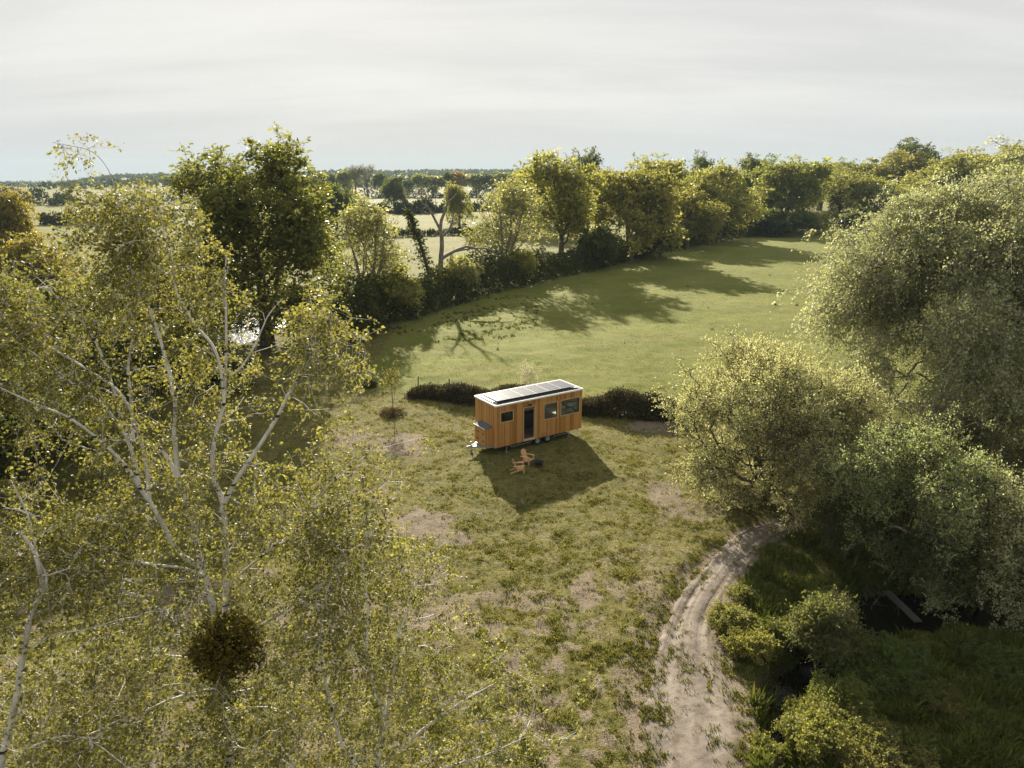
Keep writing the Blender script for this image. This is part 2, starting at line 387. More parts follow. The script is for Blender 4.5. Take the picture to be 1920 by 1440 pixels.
DIRT = [(785, 985, 95, 34, 1), (845, 1010, 45, 16, .8), (745, 832, 80, 30, .75), (815, 1155, 70, 34, 1), (930, 1193, 20, 14, .9), (1100, 1120, 40, 55, .8), (1062, 1160, 20, 40, .6),
        (1160, 1110, 25, 40, .6), (1245, 935, 40, 60, .75), (1300, 965, 70, 40, .55), (1225, 800, 60, 18, .8), (1045, 1250, 18, 24, .8), (955, 1250, 20, 30, .7), (980, 1350, 60, 30, .55),
        (1170, 1290, 40, 70, .6), (690, 930, 60, 30, .6), (640, 1150, 90, 60, .7), (870, 1330, 60, 40, .4), (1330, 960, 80, 30, .5), (1000, 860, 30, 10, .4), (1390, 930, 60, 25, .5), (660, 820, 60, 25, .6), (300, 1130, 120, 50, .7), (560, 1380, 120, 60, .6),
        (1150, 1190, 60, 30, .45), (1215, 1050, 40, 50, .45), (1130, 1380, 50, 60, .4), (985, 1130, 30, 12, .5)]
DIRTW = []
for a, b, rx, ry, s_ in DIRT:
    c = g(a, b); DIRTW.append((c[0], c[1], abs(g(a + rx, b)[0] - c[0]), abs(g(a, b - ry)[1] - g(a, b + ry)[1]) / 2, s_))

def chan(x, y):
    d, p = dist_poly(x, y, STREAM); wd = np.interp(p, range(len(SWID)), SWID)
    wd = wd * (.85 + .3 * vn(np.asarray(x) * 1.3, np.asarray(y) * 1.3, 5))
    return d, wd
def height(x, y):
    x = np.asarray(x, float); y = np.asarray(y, float); r = np.hypot(x, y)
    near = 1 - sstep(45, 75, r)
    z = (fbm(x * .8, y * .8, 15, 3) - .5) * .22 * sstep(44, 56, r) * (1 - sstep(150, 260, r)) + (fbm(x * .16, y * .16, 1, 3) - .5) * .45 * (1 - sstep(60, 160, r)) + (fbm(x * 2.6, y * 2.6, 11, 3) - .5) * .20 * (near * .8 + .1 * (1 - sstep(100, 160, r)))
    if TMID is not None:
        td, tp = dist_poly(x, y, TMID); z = z * (.12 + .88 * sstep(.9, 1.5, td / np.interp(tp, range(len(TWID)), TWID)))
    d, wd = chan(x, y)
    z = z - 1.0 * (1 - sstep(wd * .6, wd * 1.7 + .35, d))
    pd = np.hypot((x - PONDC[0]) / 8.2, (y - PONDC[1]) / 11.0); z = z - 1.0 * (1 - sstep(.75, 1.08, pd))
    hx = np.hypot(x - 2.5, y - 43.2); z = z * sstep(1.5, 6.5, hx)            # level stance under the trailer
    az = np.degrees(np.arctan2(x, y))
    prof = np.interp(az, [-60, -45, -31.5, -28, -22, -18, -12, 0, 10, 45, 60], [-16, -16, -13, 10, 12, 14, 22, 24, 14, 10, 10]) + 14 * (fbm(az * .22 + 7, r * .0012, 31, 4) - .5)
    z = z + sstep(900, 2500, r) * prof
    return z
def masks(x, y):
    x = np.asarray(x, float); y = np.asarray(y, float)
    dirt = np.zeros(x.shape)
    wob = (fbm(x * 1.1, y * 1.1, 21, 3) - .5) * 1.1
    for cx_, cy_, rx, ry, s_ in DIRTW:
        q = np.hypot((x - cx_) / rx, (y - cy_) / ry) + wob
        dirt = np.maximum(dirt, s_ * .98 * (1 - sstep(.36, 1.3, q)))
    d, p = dist_poly(x, y, TMID); tw = np.interp(p, range(len(TWID)), TWID)
    dirt = np.maximum(dirt, .95 * (1 - sstep(tw * .85, tw * 1.35 + .2, d + wob * .6)))
    tx = np.interp(y, [p_[1] for p_ in TMID], [p_[0] for p_ in TMID]); left = 1 - sstep(tx + 1.0, tx + 2.2, x); left = np.where(y > 33, 1, left)
    dirt = np.maximum(dirt, (.40 + .20 * (1 - sstep(24, 36, y))) * sstep(.56, .72, fbm(x * .55, y * .55, 44, 4)) * (1 - sstep(48, 60, y)) * left)
    dirt = np.maximum(dirt, (.50 + .16 * (1 - sstep(22, 30, y))) * sstep(.52, .66, fbm(x * 1.7, y * 1.7, 47, 3)) * (1 - sstep(30, 44, y)) * left)
    dirt = np.maximum(dirt, .62 * sstep(.48, .62, fbm(x * 1.3, y * 1.3, 49, 4)) * (1 - sstep(1.2, 5.5, np.abs(x - tx))) * (1 - sstep(27, 33, y)) * left)
    hedge_y = np.interp(x, [p_[0] for p_ in HEDGE], [p_[1] for p_ in HEDGE]); hedge_y = np.where(x < HEDGE[0][0], 100.0, hedge_y)
    low = np.interp(x, [-30, -9, 14, 40], [60, 54.2, 47.5, 42])
    pale = np.where(y > hedge_y, 1.0, np.where(y > low, .5, 0.0))
    pale = np.where((x < -13) & (y < 100), .1, pale)
    cd_, wd = chan(x, y); mud = 1 - sstep(wd * 1.0, wd * 1.7 + .5, cd_)
    c2 = g(1470, 1290); mud = np.maximum(mud, .8 * (1 - sstep(.4, 1.3, np.hypot((x - c2[0]) / 1.5, (y - c2[1]) / 1.3) + wob * .5)))
    return dirt, pale, mud

def polar_ground():
    rs = [5.0]
    while rs[-1] < 4000: rs.append(rs[-1] * (1.0075 if rs[-1] < 320 else 1.03))
    rs = np.array([0.5] + rs)
    a1 = np.radians(np.arange(-46, 46.01, .26)); a2 = np.radians(np.arange(50, 310.1, 6))
    an = np.concatenate([a1, a2]); n, k = len(rs), len(an)
    RR, AA = np.meshgrid(rs, an, indexing='ij'); x = RR * np.sin(AA); y = RR * np.cos(AA)
    z = height(x, y); dirt, pale, mud = masks(x, y)
    V = np.stack([x, y, z], -1).reshape(-1, 3); vc = np.stack([dirt, pale, mud, np.ones_like(dirt)], -1).reshape(-1, 4)
    i = np.arange(n - 1)[:, None]; j = np.arange(k)[None, :]; j2 = (j + 1) % k
    F = np.stack([i * k + j, i * k + j2, (i + 1) * k + j2, (i + 1) * k + j], -1).reshape(-1, 4)[:, ::-1]
    return mesh_np('ground', V, F, M_GROUND, vcol=vc, smooth=True)
tag(link('ground', polar_ground()), kind='structure')

def resamp(P, n):
    P = np.array(P); t = np.linspace(0, len(P) - 1, n); i = np.minimum(t.astype(int), len(P) - 2); f = (t - i)[:, None]
    # Catmull-Rom
    p0 = P[np.maximum(i - 1, 0)]; p1 = P[i]; p2 = P[i + 1]; p3 = P[np.minimum(i + 2, len(P) - 1)]
    return .5 * (2 * p1 + (p2 - p0) * f + (2 * p0 - 5 * p1 + 4 * p2 - p3) * f ** 2 + (3 * p1 - p0 - 3 * p2 + p3) * f ** 3)
def track():
    n, k = 230, 60; A = resamp(TL, n); B = resamp(TR, n)
    t = np.linspace(-.12, 1.12, k)[None, :, None]; P = A[:, None] * (1 - t) + B[:, None] * t
    x, y = P[..., 0], P[..., 1]; e = np.abs(np.linspace(-1.24, 1.24, k))[None, :] * np.ones((n, 1))
    end = sstep(0, .1, np.linspace(0, 1, n)[::-1])[:, None]
    e = np.maximum(e, 1.15 * (1 - end))
    rut = np.zeros_like(x); u = np.linspace(-1.24, 1.24, k)[None, :]
    for c_, w_, a_ in ((-.42, .13, .06), (.40, .13, .065)): rut -= a_ * np.exp(-((u + .10 * np.sin(np.linspace(0, 9, n))[:, None] - c_) / w_) ** 2)
    rut = rut * (.45 + .55 * sstep(.42, .6, fbm(x * .35, y * .35, 63, 2))); rough = (fbm(np.linspace(0, 22, n)[:, None] * .16 + 0 * x, u * 7.5 + 0 * x + .6 * np.sin(np.linspace(0, 11, n))[:, None], 61, 4) - .5) * .05 + (fbm(x * 8, y * 8, 67, 2) - .5) * .018
    z = height(x, y) + .055 - .20 * sstep(.58, 1.12, e) + rut * (1 - sstep(.7, 1, e)) + rough + (fbm(x * 1.5, y * 1.5, 77, 4) - .5) * .26 * sstep(.35, .95, e)
    V = np.stack([x, y, z], -1).reshape(-1, 3); i = np.arange(n - 1)[:, None]; j = np.arange(k - 1)[None, :]
    lane = fbm(np.linspace(0, 5, n)[:, None] + 0 * x, u * 6 + 0 * x + .8 * np.sin(np.linspace(0, 11, n))[:, None], 65, 3)
    edge = sstep(.55, 1.1, e + (fbm(x * 1.3, y * 1.3, 69, 3) - .5) * .8)
    vc = np.stack([lane, edge, 0 * x, 0 * x + 1], -1).reshape(-1, 4)
    F = np.stack([i * k + j, i * k + j + 1, (i + 1) * k + j + 1, (i + 1) * k + j], -1).reshape(-1, 4)
    return mesh_np('dirt_track', V, F, M_TRACK, vcol=vc, smooth=True)
tag(link('dirt_track', track()), kind='structure')
def ribbon(P, wd, z, name, m):
    A = resamp(P, 80); D = np.gradient(A, axis=0); D /= np.linalg.norm(D, axis=1)[:, None]; N = np.stack([-D[:, 1], D[:, 0]], 1)
    W_ = np.interp(np.linspace(0, len(wd) - 1, 80), range(len(wd)), wd)[:, None] * 1.9 + .5
    V = np.concatenate([np.c_[A + N * W_, np.full(80, z)], np.c_[A - N * W_, np.full(80, z)]]); i = np.arange(79)
    return mesh_np(name, V, np.stack([i, i + 1, i + 81, i + 80], -1)[:, ::-1], m)
tag(link('stream_water', ribbon(STREAM, SWID, -.58, 'stream_water', M_STREAM)), kind='structure')
th_ = np.linspace(0, 2 * np.pi, 48, endpoint=False)
pv_ = np.stack([PONDC[0] + 9 * np.cos(th_), PONDC[1] + 12 * np.sin(th_), np.full(48, -.35)], -1)
tag(link('pond_water', mesh_np('pond_water', pv_, [np.arange(48)[None, :]], M_POND)), kind='structure')

# ------------------------------------------------------------------ plants
def tubes(A, B, ra, rb, k):
    D = B - A; L = np.linalg.norm(D, axis=1, keepdims=True) + 1e-9; D = D / L; B = B + D * np.minimum(L * .06, rb[:, None])
    ref = np.where(np.abs(D[:, 2:3]) > .9, np.array([[1., 0, 0]]), np.array([[0, 0, 1.]]))
    X = np.cross(D, ref); X /= np.linalg.norm(X, axis=1, keepdims=True); Y = np.cross(D, X)
    t = np.arange(k) * 2 * np.pi / k; off = np.cos(t)[None, :, None] * X[:, None] + np.sin(t)[None, :, None] * Y[:, None]
    V = np.stack([A[:, None] + off * ra[:, None, None], B[:, None] + off * rb[:, None, None]], 1).reshape(-1, 3)
    b = (np.arange(len(A)) * 2 * k)[:, None]; j = np.arange(k)[None, :]; j2 = (j + 1) % k
    F = np.stack([b + j, b + j2, b + k + j2, b + k + j], -1).reshape(-1, 4)
    return V, F
def tubes_multi(A, B, ra, rb, klim=((.05, 7), (.015, 5), (0, 3))):
    Vs, Fs, n = [], [], 0; hi = 1e9
    for lo, k in klim:
        m = (ra >= lo) & (ra < hi); hi = lo
        if m.any():
            V, F = tubes(A[m], B[m], ra[m], rb[m], k); Vs.append(V); Fs.append(F + n); n += len(V)
    return np.concatenate(Vs), np.concatenate(Fs)
def unit(v): return v / (np.linalg.norm(v, axis=-1, keepdims=True) + 1e-9)

def skeleton(rng, seeds, targets, rtip, rpow=.5, seg=3, down=.8, jit=.10):
    """seeds: [(points, radii)], targets joined one by one to the nearest branch"""
    N = sum(len(s[0]) for s in seeds) + len(targets) * seg
    P = np.zeros((N, 3)); par = np.full(N, -1); rs = np.zeros(N); Dr = np.zeros((N, 3)); n = 0
    for pts, rad in seeds:
        pts = np.asarray(pts, float)
        for i in range(len(pts)):
            P[n] = pts[i]; rs[n] = rad[i]
            if i: par[n] = n - 1
            Dr[n] = unit(pts[min(i + 1, len(pts) - 1)] - pts[max(i - 1, 0)]); n += 1
        k0 = n - len(pts)
        if k0:                                   # join the stem to the nearest earlier one
            d = np.linalg.norm(P[:k0] - pts[0], axis=1); par[k0] = int(d.argmin())
    n0 = n; sp = P[:n0]
    dm = np.min(np.linalg.norm(targets[:, None] - sp[None], axis=2), axis=1) if len(targets) else np.zeros(0)
    tips = []
    for ti in np.argsort(dm):
        t = targets[ti]; d = t - P[:n]; L = np.linalg.norm(d, axis=1)
        cost = L * (1 + down * np.clip(-d[:, 2] / (L + 1e-6), 0, 1) + .35 * (1 - np.sum(d * Dr[:n], axis=1) / (L + 1e-6)))
        b = int(cost.argmin()); p = P[b]; dv = t - p; l = L[b]
        bend = Dr[b] * min(l, 1.0) * .22 * (1 if b >= n0 else .5); prev = b
        for s_ in range(1, seg + 1):
            f = s_ / seg; q = p + dv * f + bend * math.sin(math.pi * f) * 1.0 + rng.normal(0, jit, 3) * min(l, 1.5) * (f < 1) * .6
            P[n] = q; par[n] = prev; Dr[n] = unit(q - P[prev]); prev = n; n += 1
        tips.append((n - 1, ti))
    cnt = np.zeros(n)
    for i, _ in tips: cnt[i] += 1
    for i in range(n - 1, -1, -1):
        if par[i] >= 0: cnt[par[i]] += cnt[i]
    r = np.maximum(rs[:n], np.where(np.arange(n) < n0, 0, rtip * np.maximum(cnt, 1) ** rpow))
    idx = np.where(par[:n] >= 0)[0]; A = P[par[idx]]; B = P[idx]; rb = r[idx]; ra = np.minimum(r[par[idx]], rb * 1.3)
    order = np.array([ti for _, ti in tips], int); tn = np.array([i for i, _ in tips], int)
    dirs = np.zeros((len(targets), 3))
    if len(tn): dirs[order] = Dr[tn]
    return A, B, ra, rb, dirs
def leaves(rng, C, D, m, L, q, size, ratio=.55, droop=.3, spread=.9, wind=(0, 0, 0), upn=.25, base_tone=None, tones=(.45, .55)):
    """m twigs with q leaves each on every clump centre C"""
    n = len(C)
    td = unit(D[:, None] * .8 + rng.normal(0, spread, (n, m, 3)) + np.array(wind)); tl = L * rng.uniform(.45, 1.25, (n, m, 1))
    t = rng.uniform(.12, 1.05, (n, m, q, 1))
    P = C[:, None, None] + td[:, :, None] * tl[:, :, None] * t; P[..., 2] -= droop * (tl[..., None, 0] * t[..., 0] ** 2)
    P = P + rng.normal(0, .07 * L, P.shape)
    ld = unit(td[:, :, None] * .5 + rng.normal(0, .7, P.shape) + np.array([wind[0] * .6, wind[1] * .6, -droop * .8]))
    nn = unit(rng.normal(0, .55, P.shape) + np.array([0, 0, upn])); sd = unit(np.cross(ld, nn)); nn = np.cross(sd, ld)
    s = size * rng.uniform(.42, 1.5, P.shape[:3])[..., None]
    V = np.stack([P, P + ld * s * .45 + sd * s * ratio * .5 + nn * s * .10, P + ld * s, P + ld * s * .45 - sd * s * ratio * .5 + nn * s * .10], -2).reshape(-1, 3)
    F = np.arange(len(V)).reshape(-1, 4)
    ct = rng.uniform(0, 1, (n, 1, 1)) if base_tone is None else base_tone[:, None, None]
    tone = np.clip(tones[0] * ct + tones[1] * rng.uniform(0, 1, P.shape[:3]), 0, 1).ravel()
    E = C[:, None] + td * tl * .9; E[..., 2] -= droop * tl[..., 0] * .8
    tw = (np.repeat(C[:, None], m, 1).reshape(-1, 3), E.reshape(-1, 3))
    return V, F, tone, tw
def lobes_sample(rng, lobes, n, shell=.45):
    """points in a set of ellipsoids, thicker near their skins"""
    vol = np.array([l[1][0] * l[1][1] * l[1][2] for l in lobes]) ** .7; pick = rng.choice(len(lobes), n, p=vol / vol.sum())
    d = unit(rng.normal(0, 1, (n, 3))); rr = rng.uniform(0, 1, (n, 1)) ** shell
    return np.array([lobes[i][0] for i in pick]) + d * rr * np.array([lobes[i][1] for i in pick])
def crown_lobes(rng, c, rad, n, size=.42, top=1.0):
    out = [(np.array(c, float), np.array(rad, float) * .62)]
    for i in range(n):
        d = unit(rng.normal(0, 1, 3)); d[2] = abs(d[2]) * top if rng.uniform() < .62 else d[2] * .85
        out.append((np.array(c) + d * np.array(rad) * rng.uniform(.55, .78), np.array(rad) * size * rng.uniform(.65, 1.2)))
    return out
def proto_tree(seed, h, rad, crown_z, n_t, lk, leaf=M_LEAF, bark=M_BARK, limbs=6, trunk_r=.28, rtip=.012, nl=10, lean=0, stems=1, lobe=.42, flat=1.0, ivy=0, crown_h=None, twig=True, limbr=.45, lower=0, cfrac=.5, skirt=0, clump=None):
    """returns (trunk mesh, crown mesh); local coordinates, base at the origin"""
    rng = np.random.default_rng(seed); ch = crown_h or (h - crown_z); c = np.array([lean, 0, crown_z + ch * cfrac])
    lob = crown_lobes(rng, c, (rad, rad, ch * .5), nl, lobe, flat)
    lob = [(np.array([l[0][0], l[0][1], c[2] + (l[0][2] - c[2]) * (2 - 2 * cfrac if l[0][2] > c[2] else 2 * cfrac)]), l[1]) for l in lob]
    Tg = lobes_sample(rng, lob, n_t); Tg = Tg[Tg[:, 2] > crown_z * .55]
    if skirt:
        a_ = rng.uniform(0, 6.283, skirt); r_ = rad * rng.uniform(.4, .85, skirt) * (.9 + .2 * vn(a_ * 2, a_ * 0, seed)); Tg = np.concatenate([Tg, np.stack([np.cos(a_) * r_, np.sin(a_) * r_, crown_z + ch * rng.uniform(.03, .38, skirt)], -1)])
    bt = None
    if clump:
        nc, sg = clump; Cc = Tg[rng.choice(len(Tg), nc, replace=False)]; ci = rng.integers(0, nc, len(Tg)); Tg = Cc[ci] + rng.normal(0, sg, Tg.shape) * np.array([1, 1, 1.15]); bt = rng.uniform(.1, .9, nc)[ci]; ok = Tg[:, 2] > .15; Tg = Tg[ok]; bt = bt[ok]
    if lower:
        ex = lobes_sample(rng, [((0, 0, crown_z * .45), (rad * .35, rad * .35, crown_z * .45))], lower); Tg = np.concatenate([Tg, ex])
    seeds = []
    for s_ in range(stems):
        a = rng.uniform(0, 6.28); off = np.array([math.cos(a), math.sin(a), 0]) * (0 if stems == 1 else .25)
        tip = c + np.array([math.cos(a), math.sin(a), 0]) * rad * (.15 if stems == 1 else .4) + np.array([0, 0, ch * rng.uniform(.1, .3)])
        m = 9; t = np.linspace(0, 1, m)[:, None]
        pts = off + (tip - off) * t + np.cumsum(rng.normal(0, h * .008, (m, 3)), 0) * t
        r0 = trunk_r * (1 if stems == 1 else .7)
        rr = r0 * (1 - .72 * t[:, 0]); rr[0] *= 1.35; pts[0] = off; pts[0][2] = -.4
        seeds.append((pts, rr)); main = pts
        for q in range(limbs):
            f = rng.uniform(.32, .9); i = int(f * (m - 1)); a2 = q * 2.4 + rng.uniform(-.5, .5)
            e = c + np.array([math.cos(a2) * rad, math.sin(a2) * rad, ch * rng.uniform(-.28, .4)]) * rng.uniform(.5, .75)
            p = main[i]; dv = e - p; mid = np.array([[0, 0, 0], dv * .33 + [0, 0, -.02 * h], dv * .66 + [0, 0, .03 * h], dv]) + rng.normal(0, h * .012, (4, 3)) * np.array([[0], [1], [1], [0]])
            seeds.append((resamp(p + mid, 8), np.linspace(rr[i] * limbr * 1.2, rr[i] * limbr * .35, 8)))
    A, B, ra, rb, D = skeleton(rng, seeds, Tg, rtip)
    ax = unit(Tg - (c + np.array([0, 0, -ch * .25]))); D = unit(D * .5 + ax * .6)
    m, L, q, size = lk[:4]; kw = lk[4] if len(lk) > 4 else {}
    V, F, tone, tw = leaves(rng, Tg, D, m, L, q, size, **({**kw, 'base_tone': bt} if bt is not None else kw))
    if twig:
        A = np.concatenate([A, tw[0]]); B = np.concatenate([B, tw[1]]); k = len(tw[0]); ra = np.concatenate([ra, np.full(k, rtip * .8)]); rb = np.concatenate([rb, np.full(k, rtip * .4)])
    tv, tf = tubes_multi(A, B, ra, rb)
    fm = None; mats = [leaf]
    if ivy:                                       # dark ivy sleeve on the trunk
        sp = seeds[0][0]; i = rng.integers(0, max(2, int(len(sp) * ivy)), 900); f = rng.uniform(0, 1, (900, 1)); p = sp[i] * (1 - f) + sp[np.minimum(i + 1, len(sp) - 1)] * f
        a = rng.uniform(0, 6.28, 900); rr_ = rng.uniform(.4, 1.0, 900) * rad * .16 + trunk_r
        p = p + np.stack([np.cos(a) * rr_, np.sin(a) * rr_, np.zeros(900)], -1); D2 = np.stack([np.cos(a), np.sin(a), np.full(900, -.3)], -1)
        V2, F2, t2, _ = leaves(rng, p, D2, 1, .35, 4, size * .9)
        fm = np.concatenate([np.zeros(len(F)), np.ones(len(F2))]); F = np.concatenate([F, F2 + len(V)]); V = np.concatenate([V, V2]); tone = np.concatenate([tone, t2]); mats = [leaf, M_DARK]
    return mesh_np('trunk', tv, tf, bark, smooth=True), mesh_np('crown', V, F, mats, tone=tone, fmat=fm)

VAR = {}
def extent(cm):
    v = np.empty(len(cm.vertices) * 3, np.float32); cm.vertices.foreach_get('co', v); v = v.reshape(-1, 3)
    return float(np.percentile(v[:, 2], 99.7)), float(np.percentile(np.hypot(v[:, 0] - np.median(v[:, 0]), v[:, 1] - np.median(v[:, 1])), 97))
def variant(k, *a, **kw): t_ = proto_tree(*a, **kw); VAR[k] = (t_,) + extent(t_[1])
#        key      seed h  rad cz  n_t  (twigs, len, leaves, size)
variant('oak', 11, 12, 5.2, 1.2, 680, (5, 1.0, 5, .34), skirt=110, cfrac=.45, clump=(95, .50), limbs=9, trunk_r=.38, nl=13, lobe=.40)
variant('oak2', 23, 12, 5.0, 1.0, 700, (5, .95, 5, .32), skirt=110, cfrac=.45, clump=(95, .50), limbs=8, trunk_r=.36, nl=15, lobe=.36)
variant('oak3', 37, 12, 4.6, 1.5, 600, (5, .9, 5, .32), skirt=110, cfrac=.45, clump=(95, .50), limbs=10, trunk_r=.40, nl=11, lobe=.42)
variant('tall', 41, 14, 4.2, 2.2, 640, (5, .9, 5, .30), limbs=9, trunk_r=.34, nl=14, lobe=.36)
variant('airy', 53, 12, 4.0, 1.5, 480, (4, .9, 4, .26), limbs=4, trunk_r=.26, nl=10, stems=3, lobe=.45, bark=M_GBARK)
variant('sparse', 59, 12, 4.3, 1.8, 330, (4, 1.0, 3, .28), limbs=9, trunk_r=.34, nl=8, ivy=.75, lobe=.45)
variant('bush', 67, 5, 3.2, .1, 420, (5, .7, 6, .28), limbs=3, trunk_r=.14, nl=12, stems=3, lobe=.42)
variant('bush2', 71, 5, 3.0, .1, 380, (5, .75, 6, .30), limbs=3, trunk_r=.14, nl=9, stems=2, lobe=.48)
variant('dense', 73, 10, 4.4, .6, 620, (5, .9, 6, .34), limbs=5, trunk_r=.3, nl=14, lobe=.42)
variant('bare', 79, 12, 3.6, 3.2, 300, (5, 1.1, 1, .25), limbs=10, trunk_r=.34, nl=8, rtip=.022, lobe=.45)
variant('far', 83, 12, 5.0, 1.2, 170, (4, 1.2, 4, .85), limbs=5, trunk_r=.35, nl=9, twig=False)
variant('far2', 89, 12, 4.4, 2.0, 150, (4, 1.1, 4, .8), limbs=5, trunk_r=.35, nl=7, twig=False)

def plant(key, base, h, wid, label, cat='tree', name='tree', group=None, rz=0, col=(1, 1, 1), hcol=None):
    """a copy of a built plant, scaled to its own height and width"""
    (tm, cm), vh, vr = VAR[key]
    z = float(height(np.array([base[0]]), np.array([base[1]]))[0])
    r = thing(name, label, cat, (base[0], base[1], z), rz, group)
    r.scale = (wid / (2 * vr), wid / (2 * vr), h / vh)
    link('trunk', tm, r); c = link('crown', cm, r); c.color = tuple(col) + (1,)
    return r
def plant_px(key, px, by, ty, wpx, label, **kw):
    b = g(px, by); top = atY(px, ty, b[1]); d = np.linalg.norm(b - CAMP); dep = (b - CAMP) @ _f
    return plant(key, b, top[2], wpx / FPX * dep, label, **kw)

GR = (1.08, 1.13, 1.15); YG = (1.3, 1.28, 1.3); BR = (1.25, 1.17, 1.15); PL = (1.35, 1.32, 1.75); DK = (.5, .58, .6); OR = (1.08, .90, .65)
HG = 'trees of the long hedgerow round the meadow'
ROWS = [
 ('airy', 693, 595, 370, 150, 'sparse pale young tree with open twiggy crown left of the dead tree', PL, 0.3),
 ('airy', 942, 535, 333, 138, 'pale leafy multi-stemmed tree just right of the dead grey tree', PL, 1.0),
 ('tall', 1052, 512, 286, 118, 'tall tree with gnarled forking trunk right of the pale multi-stemmed tree', YG, 2.2),
 ('oak', 1182, 498, 310, 165, 'broad brownish oak in the middle of the long hedgerow', BR, .6),
 ('oak3', 1287, 476, 352, 105, 'low brownish tree between the broad oak and a taller oak', BR, 1.9),
 ('oak2', 1347, 464, 304, 125, 'rounded olive oak right of the low brownish tree', YG, 3.0),
 ('oak', 1466, 443, 297, 130, 'large round green oak behind the dark blossoming bush', GR, 4.0),
 ('sparse', 1575, 433, 312, 105, 'ivy-wrapped oak with bare dark limbs at the far meadow corner', YG, 5.1),
]
for key, px, by, ty, wp, lab, col, rz in ROWS: plant_px(key, px, by - 9, ty, wp * 1.2, lab, name='oak_tree' if 'oak' in lab else 'tree', group=HG, rz=rz, col=col)
BG2 = 'trees standing behind the long hedgerow'
for key, px, by, ty, wp, lab, col, rz in [
 ('oak2', 985, 437, 312, 105, 'olive tree seen behind and left of the gnarled tall tree', YG, 1),
 ('oak3', 1102, 455, 281, 80, 'dark-topped tree rising behind the gnarled tall tree', DK, 2),
 ('oak', 1245, 440, 293, 120, 'wide olive tree behind the broad brownish oak', YG, 3),
 ('oak2', 1318, 425, 289, 66, 'small dark crown peeping over the olive trees of the hedgerow', DK, 4),
 ('oak3', 1398, 425, 291, 84, 'dark tree left behind the large round green oak', DK, 5),
 ('far2', 1535, 395, 302, 96, 'hazy far tree between the round oak and the ivy-wrapped oak', GR, .5),
 ('oak', 1640, 428, 330, 112, 'yellow-green tree right of the ivy-wrapped oak', YG, 1.5),
 ('dense', 1690, 431, 352, 120, 'dense dark green tree just left of the tall weeping birch top', GR, 2.5),
 ('tall', 1662, 405, 284, 90, 'brownish tree left of the tallest oak on the right skyline', BR, 4.4),
 ('oak3', 1697, 403, 262, 110, 'tallest dark oak on the right skyline', DK, 3.3),
 ('oak2', 1760, 420, 285, 150, 'bright yellow-green oak above the weeping birch top', YG, .2),
 ('oak', 1838, 403, 283, 125, 'olive oak on the skyline right of the bright yellow-green oak', BR, 2.0),
 ('oak2', 1902, 398, 266, 110, 'tall oak on the skyline at the right edge of the view', YG, 3.7),
 ('dense', 1885, 425, 318, 130, 'lower rounded tree under the skyline oaks at the right edge', YG, 1.1),
 ('dense', 1800, 425, 322, 110, 'dark dense tree under the skyline oaks, right of the yellow-green oak', DK, 5),
 ('oak3', 1965, 410, 280, 140, 'oak just past the right edge of the view', GR, 5),
 ('oak2', 1205, 415, 318, 90, 'hazy tree seen between the broad oak and the olive trees behind it', GR, .9),
 ('oak', 1425, 402, 302, 80, 'distant olive tree left of the round green oak', YG, 2.1),
 ('oak3', 1505, 400, 306, 70, 'distant brownish tree right of the round green oak', BR, 3.3),
 ('oak2', 1598, 402, 300, 84, 'distant tree right above the ivy-wrapped oak', GR, 4.5),
 ('oak', 862, 428, 342, 54, 'small round pollard crown on a thin stem beyond the dead tree', YG, 2.6),
 ('dense', 632, 447, 343, 82, 'dark rounded tree right of the big leafy ash', DK, 1.2),
 ('oak2', 740, 395, 328, 46, 'dark little oak with ivied stem in the pale field', DK, 2.2),
]: plant_px(key, px, by, ty, wp * 1.18, lab, group=BG2, rz=rz, col=col)

# far row across the pale fields
FARROW = [(575, 330, 40, 'far', GR), (600, 322, 46, 'far2', YG), (625, 326, 34, 'far', DK), (648, 318, 36, 'far2', GR), (667, 309, 40, 'bare', BR), (690, 307, 38, 'bare', BR), (712, 324, 36, 'far', DK),
          (765, 336, 30, 'far2', DK), (790, 326, 34, 'far', GR), (812, 328, 42, 'far2', YG), (836, 322, 30, 'far', DK), (858, 322, 48, 'far', (1.15, .75, .75)), (893, 324, 36, 'far2', GR), (918, 326, 36, 'far', DK), (945, 322, 40, 'far2', GR), (972, 318, 40, 'far', GR)]
for i, (px, ty, wp, key, col) in enumerate(FARROW):
    lab = {667: 'bare twiggy brown tree, left of the bare pair in the far row', 690: 'bare twiggy brown tree, right of the bare pair in the far row', 858: 'reddish brown round tree in the far row beyond the pale field'}.get(px)
    if not lab:
        left = [q for q in FARROW if q[0] < px]
        lab = ('leafy tree %s place from the left in the row along the far field edge' % ['first', 'second', 'third', 'fourth', 'fifth', 'sixth', 'seventh', 'eighth', 'ninth', 'tenth', 'eleventh', 'twelfth', 'thirteenth', 'fourteenth', 'fifteenth', 'sixteenth'][len(left)])
    plant_px(key, px, 369, ty, wp, lab, group='row of trees along the far field edge', rz=i * 1.3, col=col)

